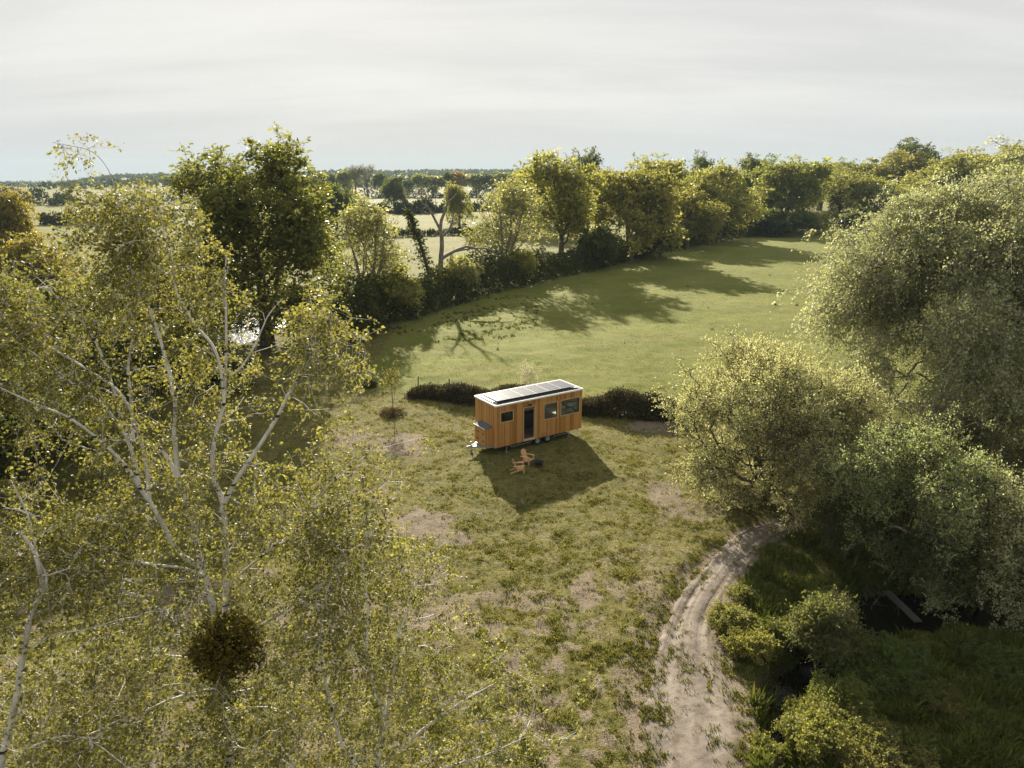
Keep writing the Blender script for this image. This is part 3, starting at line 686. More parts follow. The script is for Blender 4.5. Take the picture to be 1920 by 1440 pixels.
# big leafy tree on the left, orange oak, trees behind the birches, DK tint puts their shade into leaf colour
variant('plume', 97, 19.5, 6.0, 1.5, 1100, (5, 1.0, 6, .30), skirt=380, cfrac=.45, limbs=11, trunk_r=.5, nl=20, lobe=.33)
plant_px('plume', 502, 648, 270, 300, 'big dark leafy tree with upright plumes rising beside the pond', name='ash_tree', rz=2.6, col=(.85, .88, .75))
LT = 'trees and bushes crowding behind the birches'
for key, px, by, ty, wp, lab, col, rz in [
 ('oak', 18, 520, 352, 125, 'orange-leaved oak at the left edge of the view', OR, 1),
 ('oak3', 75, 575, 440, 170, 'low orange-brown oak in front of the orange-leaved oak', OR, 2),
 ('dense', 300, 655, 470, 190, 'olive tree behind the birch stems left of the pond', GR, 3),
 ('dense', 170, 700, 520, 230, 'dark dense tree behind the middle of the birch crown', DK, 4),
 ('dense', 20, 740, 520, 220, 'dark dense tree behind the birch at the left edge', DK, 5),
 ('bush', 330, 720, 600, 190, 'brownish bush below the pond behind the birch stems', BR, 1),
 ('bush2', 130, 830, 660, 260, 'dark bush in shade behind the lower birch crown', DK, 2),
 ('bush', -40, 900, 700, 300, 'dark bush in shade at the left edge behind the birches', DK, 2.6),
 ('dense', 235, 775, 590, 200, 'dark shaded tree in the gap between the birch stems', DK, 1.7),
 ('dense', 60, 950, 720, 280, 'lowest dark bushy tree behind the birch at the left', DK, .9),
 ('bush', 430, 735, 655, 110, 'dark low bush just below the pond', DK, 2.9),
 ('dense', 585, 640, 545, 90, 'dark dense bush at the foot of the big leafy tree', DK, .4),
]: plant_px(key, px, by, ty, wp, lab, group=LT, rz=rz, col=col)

# hedges: one long leafy bank each
def hedge(name, label, P, wd, hgt, n, size, leaf, seed, cat='hedge', hv=.35, col=(1, 1, 1), q=4, L=.5, kw={}):
    rng = np.random.default_rng(seed); P = np.array(P); n_s = 200; A = resamp(P, n_s); L_ = np.concatenate([[0], np.cumsum(np.linalg.norm(np.diff(A, axis=0), axis=1))])
    s = rng.uniform(0, L_[-1], n); x = np.interp(s, L_, A[:, 0]); y = np.interp(s, L_, A[:, 1])
    Dv = np.gradient(A, axis=0); Dv /= np.linalg.norm(Dv, axis=1)[:, None]; nx = np.interp(s, L_, -Dv[:, 1]); ny = np.interp(s, L_, Dv[:, 0])
    hh = (np.interp(s / L_[-1], np.linspace(0, 1, len(hgt)), hgt) if not np.isscalar(hgt) else hgt) * (1 + hv * 2 * (fbm(s * .35, s * 0 + seed, seed, 3) - .5) * 1.6)
    a = rng.uniform(0, math.pi, n); rr = rng.uniform(0, 1, n) ** .35
    ww = wd * (1 + .5 * (fbm(s * .5 + 40, s * 0, seed + 3, 2) - .5))
    u = np.cos(a) * rr * ww / 2 * 1.05; z = np.sin(a) ** .7 * rr * hh
    bx, by = x + nx * u, y + ny * u; gz = height(bx, by)
    C = np.stack([bx, by, gz + np.maximum(z - .1, .03)], -1); o = C.mean(0); o[2] = 0
    D = unit(np.stack([nx * np.cos(a), ny * np.cos(a), np.sin(a) + .2], -1))
    V, F, tone, tw = leaves(rng, C, D, 1, L, q, size, base_tone=fbm(s * .8, z * 2, seed + 9, 3), **kw)
    me = mesh_np(name, V - o, F, leaf, tone=tone); ob = link(name, me, None, tuple(o)); ob.color = tuple(col) + (1,)
    return tag(ob, label, cat)
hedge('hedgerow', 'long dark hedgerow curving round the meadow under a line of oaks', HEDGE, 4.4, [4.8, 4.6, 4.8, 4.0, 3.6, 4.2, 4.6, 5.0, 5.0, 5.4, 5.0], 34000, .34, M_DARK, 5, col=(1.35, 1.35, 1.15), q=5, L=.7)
hedge('bramble_hedge', 'low brown and dark green bramble hedge behind the timber trailer', gl([(772, 742), (860, 752), (950, 758), (1050, 765), (1160, 776), (1300, 786)]), 1.9, [.35, 1.2, 1.5, 1.25, 1.4, 1.35, 1.5, 1.6, 1.65, 1.4, .7], 17000, .12, M_BRAMBLE, 6, q=6, L=.4, hv=.42)
for px0, px1, y0, y1, wd, hh, n, lab, col in [
 (500, 1010, 452, 436, 2.5, 2.2, 1500, 'dark field hedge crossing the pale meadow behind the dead tree', (1, 1, 1)),
 (740, 850, 401, 398, 4, 4, 600, 'short dark hedge clump below the cattle in the pale field', (1, 1, 1)),
 (850, 1010, 398, 388, 4, 4.5, 500, 'short far hedge right of the small pollard tree', (1, 1, 1)),
 (560, 735, 404, 400, 4, 3.5, 500, 'thin far hedge left of the little field oak', (1.2, 1.1, 1)),
 (-60, 135, 388, 384, 12, 7, 700, 'dark wood strip along the left far field', (.8, .9, 1)),
 (78, 330, 421, 421, 4, 4.2, 700, 'bushy hedge crossing the pale field left of the birch top', (1.2, 1.15, 1)),
 (100, 560, 386, 378, 8, 7, 900, 'far hedge line behind the birch top', (1, 1, 1)),
 (560, 1010, 372, 371, 8, 7, 1200, 'far dark hedge under the row of distant trees', (1, 1.05, 1.1)),
]: hedge('hedge', lab,  gl([(px0, y0), ((px0 * 2 + px1) / 3, (y0 * 2 + y1) / 3 + .4), ((px0 + px1 * 2) / 3, (y0 + y1 * 2) / 3 - .4), (px1, y1)]), wd, hh, int(n * 2.2), .5 if wd < 3 else 1.0, M_DARK, int(px0) + 100, hv=.6, col=col, q=4, L=.8)

# bushes standing in the hedgerow
HB = 'bushes growing in the hedgerow'
for key, px, by, ty, wp, lab, col, rz, nm in [
 ('bush', 735, 598, 505, 120, 'sunlit green bush in the hedgerow left of the dead tree', YG, 1, 'bush'),
 ('bush2', 868, 560, 480, 82, 'greyish blossoming blackthorn under the dead tree', (1.5, 1.45, 2.2), 2, 'blackthorn_bush'),
 ('bush', 1460, 443, 392, 120, 'big dark bush with white blossom under the round green oak', DK, 3, 'bush'),
 ('bush2', 1522, 439, 398, 70, 'light green bush between the dark bush and the ivy-wrapped oak', PL, 4, 'bush'),
 ('bush', 1612, 434, 388, 74, 'dark bush right of the ivy-wrapped trunk at the meadow corner', DK, 5, 'bush'),
 ('bush2', 975, 535, 470, 70, 'yellowish bush at the foot of the pale multi-stemmed tree', YG, .4, 'bush'),
 ('bush', 1115, 505, 425, 90, 'dark bush right of the gnarled tall tree trunk', DK, .9, 'bush'),
 ('bush2', 1235, 482, 415, 100, 'dark green bush under the broad brownish oak', DK, 1.4, 'bush'),
]: plant_px(key, px, by, ty, wp, lab, cat='bush', name=nm, group=HB, rz=rz, col=col)

# dead grey tree with bare limbs, and the ivy-clad leaning stem beside it
def stem_px(pts, Y0, Y1=None):
    """pixel path -> points in space at a given distance"""
    Y1 = Y0 if Y1 is None else Y1; n = len(pts)
    return np.array([atY(a, b, Y0 + (Y1 - Y0) * i / max(1, n - 1)) for i, (a, b) in enumerate(pts)])
def stem_seed(P, r0, r1, base, n=None):
    n = n or max(4, 2 * len(P)); Q = resamp(P, n) - base; return (Q, np.linspace(r0, r1, n))
def dead_tree():
    b = g(828, 560); Y = b[1]; rng = np.random.default_rng(9); base = np.array([b[0], b[1], 0.])
    L = [([(828, 566), (826, 500), (829, 455), (826, 420), (838, 385), (842, 355)], .42, .10), ([(826, 432), (812, 405), (800, 385), (797, 372)], .2, .05), ([(828, 445), (845, 425), (850, 405), (848, 392)], .2, .05),
         ([(828, 485), (850, 472), (880, 462), (905, 478), (900, 500)], .26, .05), ([(850, 472), (885, 466), (920, 468), (935, 486)], .16, .04), ([(840, 380), (855, 365), (862, 350)], .1, .04), ([(800, 385), (790, 380), (795, 360)], .07, .03), ([(812, 405), (818, 385), (815, 370)], .07, .03)]
    seeds = [stem_seed(stem_px(p, Y), r0, r1, base) for p, r0, r1 in L]
    Tg = np.concatenate([s[0][rng.integers(2, len(s[0]), 9)] + rng.normal(0, .7, (9, 3)) for s in seeds[1:]])
    A, B, ra, rb, D = skeleton(rng, seeds, Tg, .022)
    V, F = tubes_multi(A, B, ra, rb); r = thing('dead_tree', 'dead grey tree with bare forked limbs in the hedgerow', 'tree', base)
    link('trunk', mesh_np('trunk', V, F, M_DEAD, smooth=True), r)
    sp = stem_px([(812, 575), (805, 520), (792, 470), (778, 430), (764, 396)], Y - 1) ; base2 = np.array([sp[0][0], sp[0][1], 0.])
    s = stem_seed(sp, .3, .12, base2, 16); V, F = tubes_multi(s[0][:-1], s[0][1:], s[1][:-1], s[1][1:])
    r2 = thing('ivy_clad_trunk', 'leaning trunk wrapped in dark ivy, left of the dead grey tree', 'tree', base2); link('trunk', mesh_np('trunk', V, F, M_BARK), r2)
    i = rng.integers(0, 15, 700); f = rng.uniform(0, 1, (700, 1)); p = s[0][i] * (1 - f) + s[0][i + 1] * f; wd = (1 - (i + f[:, 0]) / 16) * 1.4 + .25
    d = unit(rng.normal(0, 1, (700, 3))); p = p + d * wd[:, None] * rng.uniform(.3, 1, (700, 1))
    V, F, tone, _ = leaves(rng, p, d, 1, .4, 6, .26); link('ivy', mesh_np('ivy', V, F, M_DARK, tone=tone), r2).color = (1.35, 1.4, 1.1, 1)
dead_tree()

# ---- silver birches close to the camera, stems following those of the photograph
def birch(name, label, seed, stems, n_t, lk, spreadv=(.75, .75, .55), base=None, minz=3.0, nest=None, frac=.3, extra=None, gaps=(), leaf=M_BIRCH, col=(1, 1, 1)):
    rng = np.random.default_rng(seed); base = np.array([base[0], base[1], 0.])
    seeds, pool, spr = [], [], []
    for pts, Y0, Y1, r0, r1, den in stems:
        P = stem_px(pts, Y0, Y1); s = stem_seed(P, r0 * .72, r1 * .85, base, 3 * len(P)); seeds.append(s)
        Q = resamp(s[0], 60); L = np.linalg.norm(np.diff(Q, axis=0), axis=1).sum(); i0 = int(60 * (frac if den > 0 else 1))
        k = int(L * abs(den) * 10); j = np.clip((rng.beta(1.6, 1.0, k) * (60 - i0)).astype(int) + i0, 0, 59); pool.append(Q[j]); spr.append((.22 if den < .2 else 1) * (1.15 - .75 * (j / 59.0) * (1 if len(pts) > 6 else .5)))
    pool = np.concatenate(pool); spr = np.concatenate(spr); k_ = rng.choice(len(pool), min(n_t, len(pool)), replace=n_t > len(pool)); pool = pool[k_]; spr = spr[k_]
    Tg = pool + rng.normal(0, 1, pool.shape) * np.array(spreadv) * spr[:, None] + np.array([-.1, .25, -.05])
    if extra is not None:
        for (px, py, Y, sx_, sy_, sz_, k) in extra: Tg = np.concatenate([Tg, atY(px, py, Y) - base + rng.normal(0, 1, (k, 3)) * np.array([sx_, sy_, sz_])])
    Tg = Tg[Tg[:, 2] > minz]
    W_ = Tg + base - CAMP; dz = W_ @ _f; qx = CX + FPX * W_[:, 0] / dz; qy = CY - FPX * (W_ @ _u) / dz; kp = np.ones(len(Tg), bool)
    for gx, gy, grx, gry, pr in gaps: kp &= ~((((qx - gx) / grx) ** 2 + ((qy - gy) / gry) ** 2 < 1) & (rng.uniform(0, 1, len(Tg)) < pr))
    Tg = Tg[kp]
    A, B, ra, rb, D = skeleton(rng, seeds, Tg, .0042, .55, down=.3)
    D = unit(D + np.array([-.25, 0, -.15])); m, L, q, size, kw = lk
    V, F, tone, tw = leaves(rng, Tg, D, m, L, q, size, **kw)
    A = np.concatenate([A, tw[0]]); B = np.concatenate([B, tw[1]]); k = len(tw[0]); ra = np.concatenate([ra, np.full(k, .004)]); rb = np.concatenate([rb, np.full(k, .002)])
    tv, tf = tubes_multi(A, B, ra, rb, ((.03, 10), (.012, 6), (0, 3)))
    r = thing(name, label, 'tree', base); link('trunk', mesh_np('trunk', tv, tf, M_BBARK, smooth=True), r)
    link('crown', mesh_np('crown', V, F, leaf, tone=tone), r).color = tuple(col) + (1,)
    if nest is not None:
        px, py, Y, rad = nest; c = atY(px, py, Y) - base; d = unit(rng.normal(0, 1, (900, 3))); p = c + d * rad * 1.12 * rng.uniform(0, 1, (900, 1)) ** .4 * np.array([1, 1, .85])
        V, F, tone, tw = leaves(rng, p, d, 1, .22, 7, .075); V2, F2 = tubes(np.repeat(c[None], 900, 0), p, np.full(900, .006), np.full(900, .003), 3)
        iv = stem_px([(432, 1560), (432, 1440), (426, 1330), (422, 1285)], Y + .7) - base; i_ = resamp(iv, 500) + rng.normal(0, .17, (500, 3)); Vi, Fi, ti, _ = leaves(rng, i_, unit(rng.normal(0, 1, (500, 3))), 1, .2, 7, .07); link('ivy', mesh_np('ivy', Vi, Fi, M_DARK, tone=ti), r).color = (1.3, 1.3, .9, 1)
        link('mistletoe', mesh_np('mistletoe', np.concatenate([V, V2]), [np.concatenate([F, F2 + len(V)])], M_DARK, tone=np.concatenate([tone, np.zeros(len(F2))])), r).color = (2.0, 1.5, .9, 1)
    return r
LKB = (5, .64, 17, .066, dict(ratio=.72, droop=.45, spread=.8, wind=(-.35, 0, 0), upn=.2))
YA = 13.0
tb = atY(432, 1690, YA); ba = (tb[0], tb[1])
SA = [
 ([(432, 1690), (432, 1560), (432, 1440), (420, 1290), (408, 1180)], YA, YA, .17, .12, 0),
 ([(408, 1180), (395, 1120), (378, 1055), (366, 1000), (352, 950), (334, 900), (318, 865), (300, 840)], YA, 13.6, .10, .035, .4),
 ([(334, 900), (330, 850), (326, 810), (329, 765), (319, 705), (304, 649), (288, 600), (267, 547), (247, 505), (232, 447), (226, 410)], 13.4, 14.8, .07, .018, 1.1),
 ([(226, 410), (218, 365), (203, 318), (172, 284), (125, 272), (98, 267)], 14.8, 15.0, .018, .005, .12),
 ([(415, 1200), (424, 1120), (422, 1000), (416, 935), (401, 900), (399, 850), (408, 800), (420, 755), (423, 695), (424, 600), (422, 530), (424, 480)], 13.1, 14.8, .10, .014, 1.1),
 ([(420, 755), (415, 700), (400, 650), (366, 610), (345, 575), (330, 545), (322, 490), (310, 450), (300, 400)], 14.0, 14.2, .05, .01, 1),
 ([(423, 690), (440, 700), (469, 665), (490, 620), (504, 590), (530, 560)], 14.4, 15.2, .04, .01, .6),
 ([(414, 960), (440, 905), (480, 845), (517, 787), (545, 730), (562, 705), (575, 660), (590, 620), (600, 590)], 13.4, 13.2, .07, .01, .75),
 ([(562, 705), (590, 670), (620, 645), (660, 622)], 13.2, 13.0, .03, .006, .5),
 ([(370, 1060), (335, 1035), (311, 995), (290, 955), (262, 915), (232, 870), (191, 829), (131, 784), (75, 761), (0, 727), (-60, 700)], 13.0, 12.2, .075, .012, 1.2),
 ([(262, 915), (245, 840), (202, 769), (142, 724), (86, 679), (30, 640), (-40, 600)], 13.0, 13.6, .05, .01, 1.2),
 ([(280, 940), (270, 850), (232, 746), (165, 694), (90, 649), (15, 607), (-60, 560)], 13.1, 14.4, .055, .01, 1.2),
 ([(232, 800), (200, 690), (167, 620), (120, 570), (70, 520)], 13.6, 15.0, .05, .008, 1.2),
 ([(250, 830), (246, 750), (240, 690), (250, 600), (215, 550), (175, 500)], 13.6, 14.8, .05, .008, 1.2),
 ([(380, 1080), (365, 1072), (330, 1063), (262, 1055), (200, 1030), (150, 1015), (80, 985)], 12.9, 11.8, .05, .008, 1.0),
 ([(405, 1220), (330, 1170), (270, 1125), (180, 1084), (150, 1057), (100, 1050), (20, 1040)], 12.9, 11.4, .05, .008, 1.2),
 ([(425, 1235), (472, 1185), (555, 1132), (620, 1080), (660, 1010), (700, 930)], 13.0, 12.6, .06, .01, 1.3),
 ([(422, 1100), (470, 1060), (540, 1000), (600, 930), (650, 870)], 13.1, 13.4, .045, .008, 1.2),
 ([(425, 1290), (360, 1300), (280, 1330), (180, 1400), (90, 1420)], 12.9, 12.0, .05, .01, 1.2),
 ([(430, 1330), (520, 1330), (610, 1380), (700, 1440)], 12.9, 12.2, .05, .01, 1.2),
 ([(425, 1250), (380, 1240), (320, 1230), (220, 1240), (140, 1260)], 13.2, 14.5, .05, .01, 1.2),
 ([(430, 1300), (480, 1290), (560, 1260), (640, 1240)], 13.2, 14.4, .05, .01, 1.2),
]
birch('birch_tree', 'large white-stemmed birch with dark mistletoe ball filling the left foreground', 201, SA, 1400, LKB, base=ba, nest=(425, 1212, YA - .7, .62), col=(.86, .82, .70),
      gaps=[(525, 440, 105, 130, .9), (435, 430, 60, 90, .55), (458, 610, 108, 50, .95), (520, 690, 60, 60, .85), (80, 890, 110, 60, .8), (200, 690, 60, 50, .6), (330, 640, 40, 50, .6), (90, 400, 60, 45, .8), (470, 780, 45, 60, .6), (590, 760, 60, 50, .7)],
      extra=[(575, 640, 13.3, .55, .5, .5, 45), (190, 400, 14.8, .6, .5, .35, 16), (250, 430, 14.8, .8, .5, .5, 30),
             (120, 880, 13.6, 1.0, .8, .7, 30), (260, 1000, 13.6, 1.0, .8, .8, 35), (480, 1010, 13.6, .9, .8, .8, 40), (570, 930, 13.6, .8, .8, .7, 35), (180, 1180, 12.8, 1.0, .8, .7, 35), (300, 1230, 12.6, .9, .8, .7, 30), (540, 1220, 12.8, .9, .8, .7, 35), (200, 1340, 12.2, 1.0, .7, .6, 35), (380, 1390, 12.2, .9, .7, .6, 35), (90, 1300, 12.4, .9, .7, .6, 25), (560, 1350, 12.2, .9, .7, .6, 30), (650, 1100, 13.4, .8, .7, .7, 25)])
YB = 11.2; tb = atY(-30, 1840, YB)
birch('birch_tree', 'slim white birch stem with black scars at the lower left corner', 202, [
 ([(-30, 1840), (-5, 1600), (2, 1440), (12, 1390), (32, 1300), (45, 1220), (60, 1150), (78, 1105), (72, 1060), (62, 1030), (40, 1000)], YB, YB, .11, .03, .7),
 ([(66, 1140), (88, 1090), (70, 1040), (50, 960), (20, 900)], YB, 11.6, .04, .01, 1.0),
 ([(45, 1220), (100, 1190), (160, 1180), (230, 1160)], YB, 10.8, .03, .008, 1.0),
 ([(15, 1400), (40, 1330), (48, 1290)], YB, 11.0, .03, .01, .5),
 ([(2, 1440), (60, 1400), (150, 1380), (240, 1440)], YB, 10.6, .035, .008, 1.0),
 ([(0, 1440), (80, 1460), (160, 1500)], YB, 10.6, .035, .008, 1.0)], 240, LKB, spreadv=(.95, .7, .75), base=(tb[0], tb[1]), col=(.85, .81, .70), gaps=[(80, 890, 110, 60, .8), (70, 1010, 65, 70, .65)])
YC = 11.6; tb = atY(690, 1800, YC)
birch('birch_tree', 'young leafy birch at the bottom edge, right of the large birch', 203, [
 ([(690, 1800), (692, 1640), (700, 1500), (715, 1380), (735, 1280), (745, 1200), (770, 1130), (790, 1060)], YC, 12.2, .09, .01, 1.0),
 ([(700, 1480), (640, 1390), (620, 1320), (600, 1220), (610, 1120), (640, 1040)], YC, 12.4, .05, .01, 1.0),
 ([(705, 1450), (790, 1370), (860, 1320), (930, 1280)], YC, 11.4, .05, .008, .9),
 ([(700, 1500), (800, 1450), (900, 1420), (990, 1380)], YC, 11.0, .05, .008, 1.0),
 ([(695, 1560), (600, 1480), (520, 1420), (440, 1400)], YC, 11.2, .05, .008, 1.1),
 ([(720, 1340), (690, 1240), (690, 1140), (680, 1060), (690, 1000)], YC, 12.4, .04, .008, .5),
 ([(700, 1500), (760, 1500), (840, 1500), (900, 1490)], YC, 10.6, .05, .008, 1.0)], 520, LKB, spreadv=(.95, .8, .62), base=(tb[0], tb[1]), col=(.98, .95, .85), gaps=[(748, 1105, 75, 75, .65)])

# ---- trees and shrubs on the right
def shrub(name, label, cat, base, h, rad, seed, n_t, lk, cz=.3, leaf=M_PALE, bark=M_BARK, col=(1, 1, 1), group=None, **kw):
    tm, cm = proto_tree(seed, h, rad, cz, n_t, lk, leaf=leaf, bark=bark, **kw)
    z = float(height(np.array([base[0]]), np.array([base[1]]))[0]); r = thing(name, label, cat, (base[0], base[1], z), 0, group); eh, er = extent(cm); r.scale = (rad / er, rad / er, h / eh)
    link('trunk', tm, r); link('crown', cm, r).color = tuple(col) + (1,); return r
b = g(1742, 838)
shrub('birch_tree', 'tall weeping birch with silvery shimmering crown on the right', 'tree', b, 16.6, 7.7, 301, 4300, (4, 1.35, 14, .13, dict(ratio=.6, droop=.85, spread=.7, upn=.15, wind=(-.2, 0, 0))), cz=1.0, bark=M_GBARK, limbs=9, trunk_r=.3, nl=44, lobe=.30, flat=1.0, cfrac=.46, skirt=650, clump=(330, .60), col=(.86, .88, .74))
b = g(1985, 838)
shrub('birch_tree', 'second weeping birch at the right edge behind the tall one', 'tree', (b[0] + 4, b[1] + 9), 14.2, 6.0, 302, 1000, (4, 1.4, 12, .15, dict(ratio=.6, droop=.75, spread=.7, upn=.15)), cz=1.2, bark=M_GBARK, limbs=8, trunk_r=.28, nl=16, lobe=.33, cfrac=.4, col=(.88, .90, .68))
b = g(1443, 945)
shrub('willow_tree', 'round pale grey-green willow beside the end of the dirt track', 'tree', b, 8.3, 5.1, 303, 2100, (5, .75, 11, .105, dict(ratio=.42, droop=.05, spread=.75, upn=.1)), cz=.1, bark=M_BARK, limbs=6, trunk_r=.22, nl=30, lobe=.33, stems=3, cfrac=.42, skirt=600, clump=(200, .36), col=(1.12, 1.08, .86))
SH = 'shrubs along the stream on the right'
def sh_px(px, by, ty, wpx, label, seed, n_t, lk, **kw):
    bb = g(px, by); top = atY(px, ty, bb[1]); dep = (bb - CAMP) @ _f
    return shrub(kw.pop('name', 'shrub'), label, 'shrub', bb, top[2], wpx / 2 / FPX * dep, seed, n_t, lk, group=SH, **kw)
HK = (5, .55, 9, .085, dict(ratio=.62, droop=-.05, spread=.8, upn=.2))
sh_px(1668, 1075, 782, 300, 'tall green hawthorn in front of the weeping birch', 311, 1200, HK, name='hawthorn', nl=24, lobe=.3, skirt=200, clump=(120, .34), stems=3, limbs=4, trunk_r=.12, leaf=M_PALE, col=(.80, .90, .62))
sh_px(1862, 1120, 845, 300, 'pale cream-tipped hawthorn at the right edge above the dark water', 312, 1100, HK, name='hawthorn', nl=22, lobe=.3, skirt=200, clump=(110, .34), stems=3, limbs=4, trunk_r=.12, leaf=M_PALE, col=(1.0, 1.0, .85))
sh_px(1285, 815, 745, 62, 'small pale leafy sapling left of the willow at the hedge end', 313, 160, (5, .4, 8, .09, {}), nl=8, stems=3, limbs=2, trunk_r=.05, col=(1.1, 1.1, .9))
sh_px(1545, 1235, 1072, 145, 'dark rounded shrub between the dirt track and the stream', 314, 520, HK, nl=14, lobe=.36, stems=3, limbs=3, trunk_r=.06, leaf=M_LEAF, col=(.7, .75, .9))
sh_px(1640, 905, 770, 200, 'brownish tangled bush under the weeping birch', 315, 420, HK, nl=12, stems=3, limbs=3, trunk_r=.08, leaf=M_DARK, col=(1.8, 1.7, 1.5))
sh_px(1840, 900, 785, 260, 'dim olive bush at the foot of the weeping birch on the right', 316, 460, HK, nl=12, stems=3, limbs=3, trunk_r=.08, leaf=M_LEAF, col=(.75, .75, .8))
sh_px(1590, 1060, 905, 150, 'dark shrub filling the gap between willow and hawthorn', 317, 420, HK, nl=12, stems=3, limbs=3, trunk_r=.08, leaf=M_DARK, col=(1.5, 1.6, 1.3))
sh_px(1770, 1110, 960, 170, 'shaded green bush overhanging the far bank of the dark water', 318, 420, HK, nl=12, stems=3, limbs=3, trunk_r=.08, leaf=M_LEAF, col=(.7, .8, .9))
LS = 'low bushes near the stream mouth'
def low_px(px, by, hgt, wpx, label, seed, n_t, lk=(5, .3, 9, .075, {}), **kw):
    bb = g(px, by); dep = (bb - CAMP) @ _f
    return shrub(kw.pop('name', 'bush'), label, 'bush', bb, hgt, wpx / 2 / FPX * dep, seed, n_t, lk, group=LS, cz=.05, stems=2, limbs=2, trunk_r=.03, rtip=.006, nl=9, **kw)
low_px(1378, 1185, .95, 95, 'light green bush on the track edge, upper of the two', 321, 230, leaf=M_LEAF)
low_px(1412, 1235, .9, 95, 'yellow-green bush on the track edge, lower of the two', 322, 230, leaf=M_LEAF, col=(1.2, 1.15, 1))
low_px(1385, 1125, .55, 55, 'tiny green tuft bush at the track bend', 323, 90, leaf=M_LEAF)
low_px(1640, 1265, 1.0, 190, 'dark green bramble mound beside the stream', 324, 520, leaf=M_DARK, name='bramble_bush', col=(1.6, 2.0, 1.5))
low_px(1600, 1215, .8, 130, 'shaded bramble growth at the water edge by the plank', 325, 300, leaf=M_DARK, name='bramble_bush', col=(1.3, 1.7, 1.3))
low_px(1515, 1400, .85, 120, 'ferny yellow-green bush at the bottom right of the track', 326, 330, leaf=M_LEAF, col=(1.1, 1.1, 1))
low_px(1590, 1430, .7, 130, 'ferny bush at the bottom edge right of the rivulet', 327, 330, leaf=M_LEAF, col=(1.15, 1.05, 1.2))
low_px(1435, 1400, .6, 75, 'green bush between the track and the rivulet', 328, 170, leaf=M_LEAF)
low_px(1500, 1330, .5, 70, 'sunlit tuft bush just below the muddy bank', 329, 140, leaf=M_LEAF, col=(1.1, 1.1, 1))
low_px(1690, 1440, .5, 130, 'pale ferny growth at the bottom edge near the shaded lawn', 330, 220, leaf=M_LEAF, col=(1.0, .95, 1.2))
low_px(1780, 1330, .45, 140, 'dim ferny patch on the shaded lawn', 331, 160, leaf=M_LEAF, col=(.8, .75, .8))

low_px(1455, 1335, .45, 60, 'small green bush on the mud left of the rivulet', 332, 120, leaf=M_LEAF, col=(.9, .95, .9))
low_px(1575, 1320, .8, 120, 'tangled green growth hanging over the dark pool', 333, 260, leaf=M_LEAF, col=(.85, .95, .9))
low_px(1545, 1365, .6, 110, 'bright ferny bush right below the dark pool', 334, 230, leaf=M_LEAF, col=(1.1, 1.1, 1.1))
low_px(1470, 1445, .7, 90, 'leafy bush at the bottom edge beside the rivulet', 335, 200, leaf=M_LEAF)
low_px(1640, 1390, .6, 120, 'pale green bush between the pool and the bottom edge', 336, 220, leaf=M_LEAF, col=(1.0, 1.0, 1.1))
low_px(1480, 1195, .8, 90, 'green bush between the track bushes and the rounded shrub', 337, 200, leaf=M_LEAF, col=(.85, .9, .9))
low_px(1700, 1290, .7, 130, 'low bramble spreading onto the shaded lawn', 338, 240, leaf=M_DARK, name='bramble_bush', col=(1.7, 2.0, 1.5))
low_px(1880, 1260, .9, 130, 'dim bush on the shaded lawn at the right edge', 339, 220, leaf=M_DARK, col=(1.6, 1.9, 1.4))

# blossom shrub, sapling
b = g(990, 745)
shrub('blossom_shrub', 'wispy white blossoming shrub just behind the trailer roof', 'shrub', b, 2.9, 1.0, 341, 90, (4, .4, 7, .07, dict(droop=-.3, spread=.5)), cz=.5, leaf=M_BLOSSOM, bark=M_GBARK, stems=4, limbs=1, trunk_r=.03, rtip=.006, nl=7, lobe=.5)
b = g(737, 778)
shrub('sapling', 'thin sapling with sparse yellow leaves left of the trailer', 'tree', b, 3.9, .95, 342, 75, (3, .45, 4, .08, dict(droop=-.2, spread=.6)), cz=1.2, leaf=M_LEAF, bark=M_BARK, limbs=3, trunk_r=.045, rtip=.006, nl=7, lobe=.5, col=(1.3, 1.1, .9))
def mound(name, px, by, rad, hgt, label, seed, col, leaf=M_BRAMBLE, n=160):
    rng = np.random.default_rng(seed); b = g(px, by); a = rng.uniform(0, 6.28, n); rr = rad * rng.uniform(0, 1, n) ** .5
    C = np.stack([np.cos(a) * rr, np.sin(a) * rr, hgt * (1 - (rr / rad) ** 2) * rng.uniform(.2, 1, n)], -1); V, F, tone, _ = leaves(rng, C, np.tile([[0, 0, 1.]], (n, 1)), 3, .3, 4, .16, ratio=.2, droop=.1)
    z = float(height(b[:1], b[1:2])[0]); o = link(name, mesh_np(name, V, F, leaf, tone=tone), None, (b[0], b[1], z)); o.color = tuple(col) + (1,)
    return tag(o, label, 'grass clump' if 'grass' in name else 'bush')
mound('grass_clump', 735, 780, .95, .3, 'brown grass clump round the foot of the thin sapling', 1, (1.3, 1.1, .9))
mound('bramble_clump', 690, 722, .8, .5, 'small dark bramble clump at a fence post left of the sapling', 2, (.8, .8, .8))

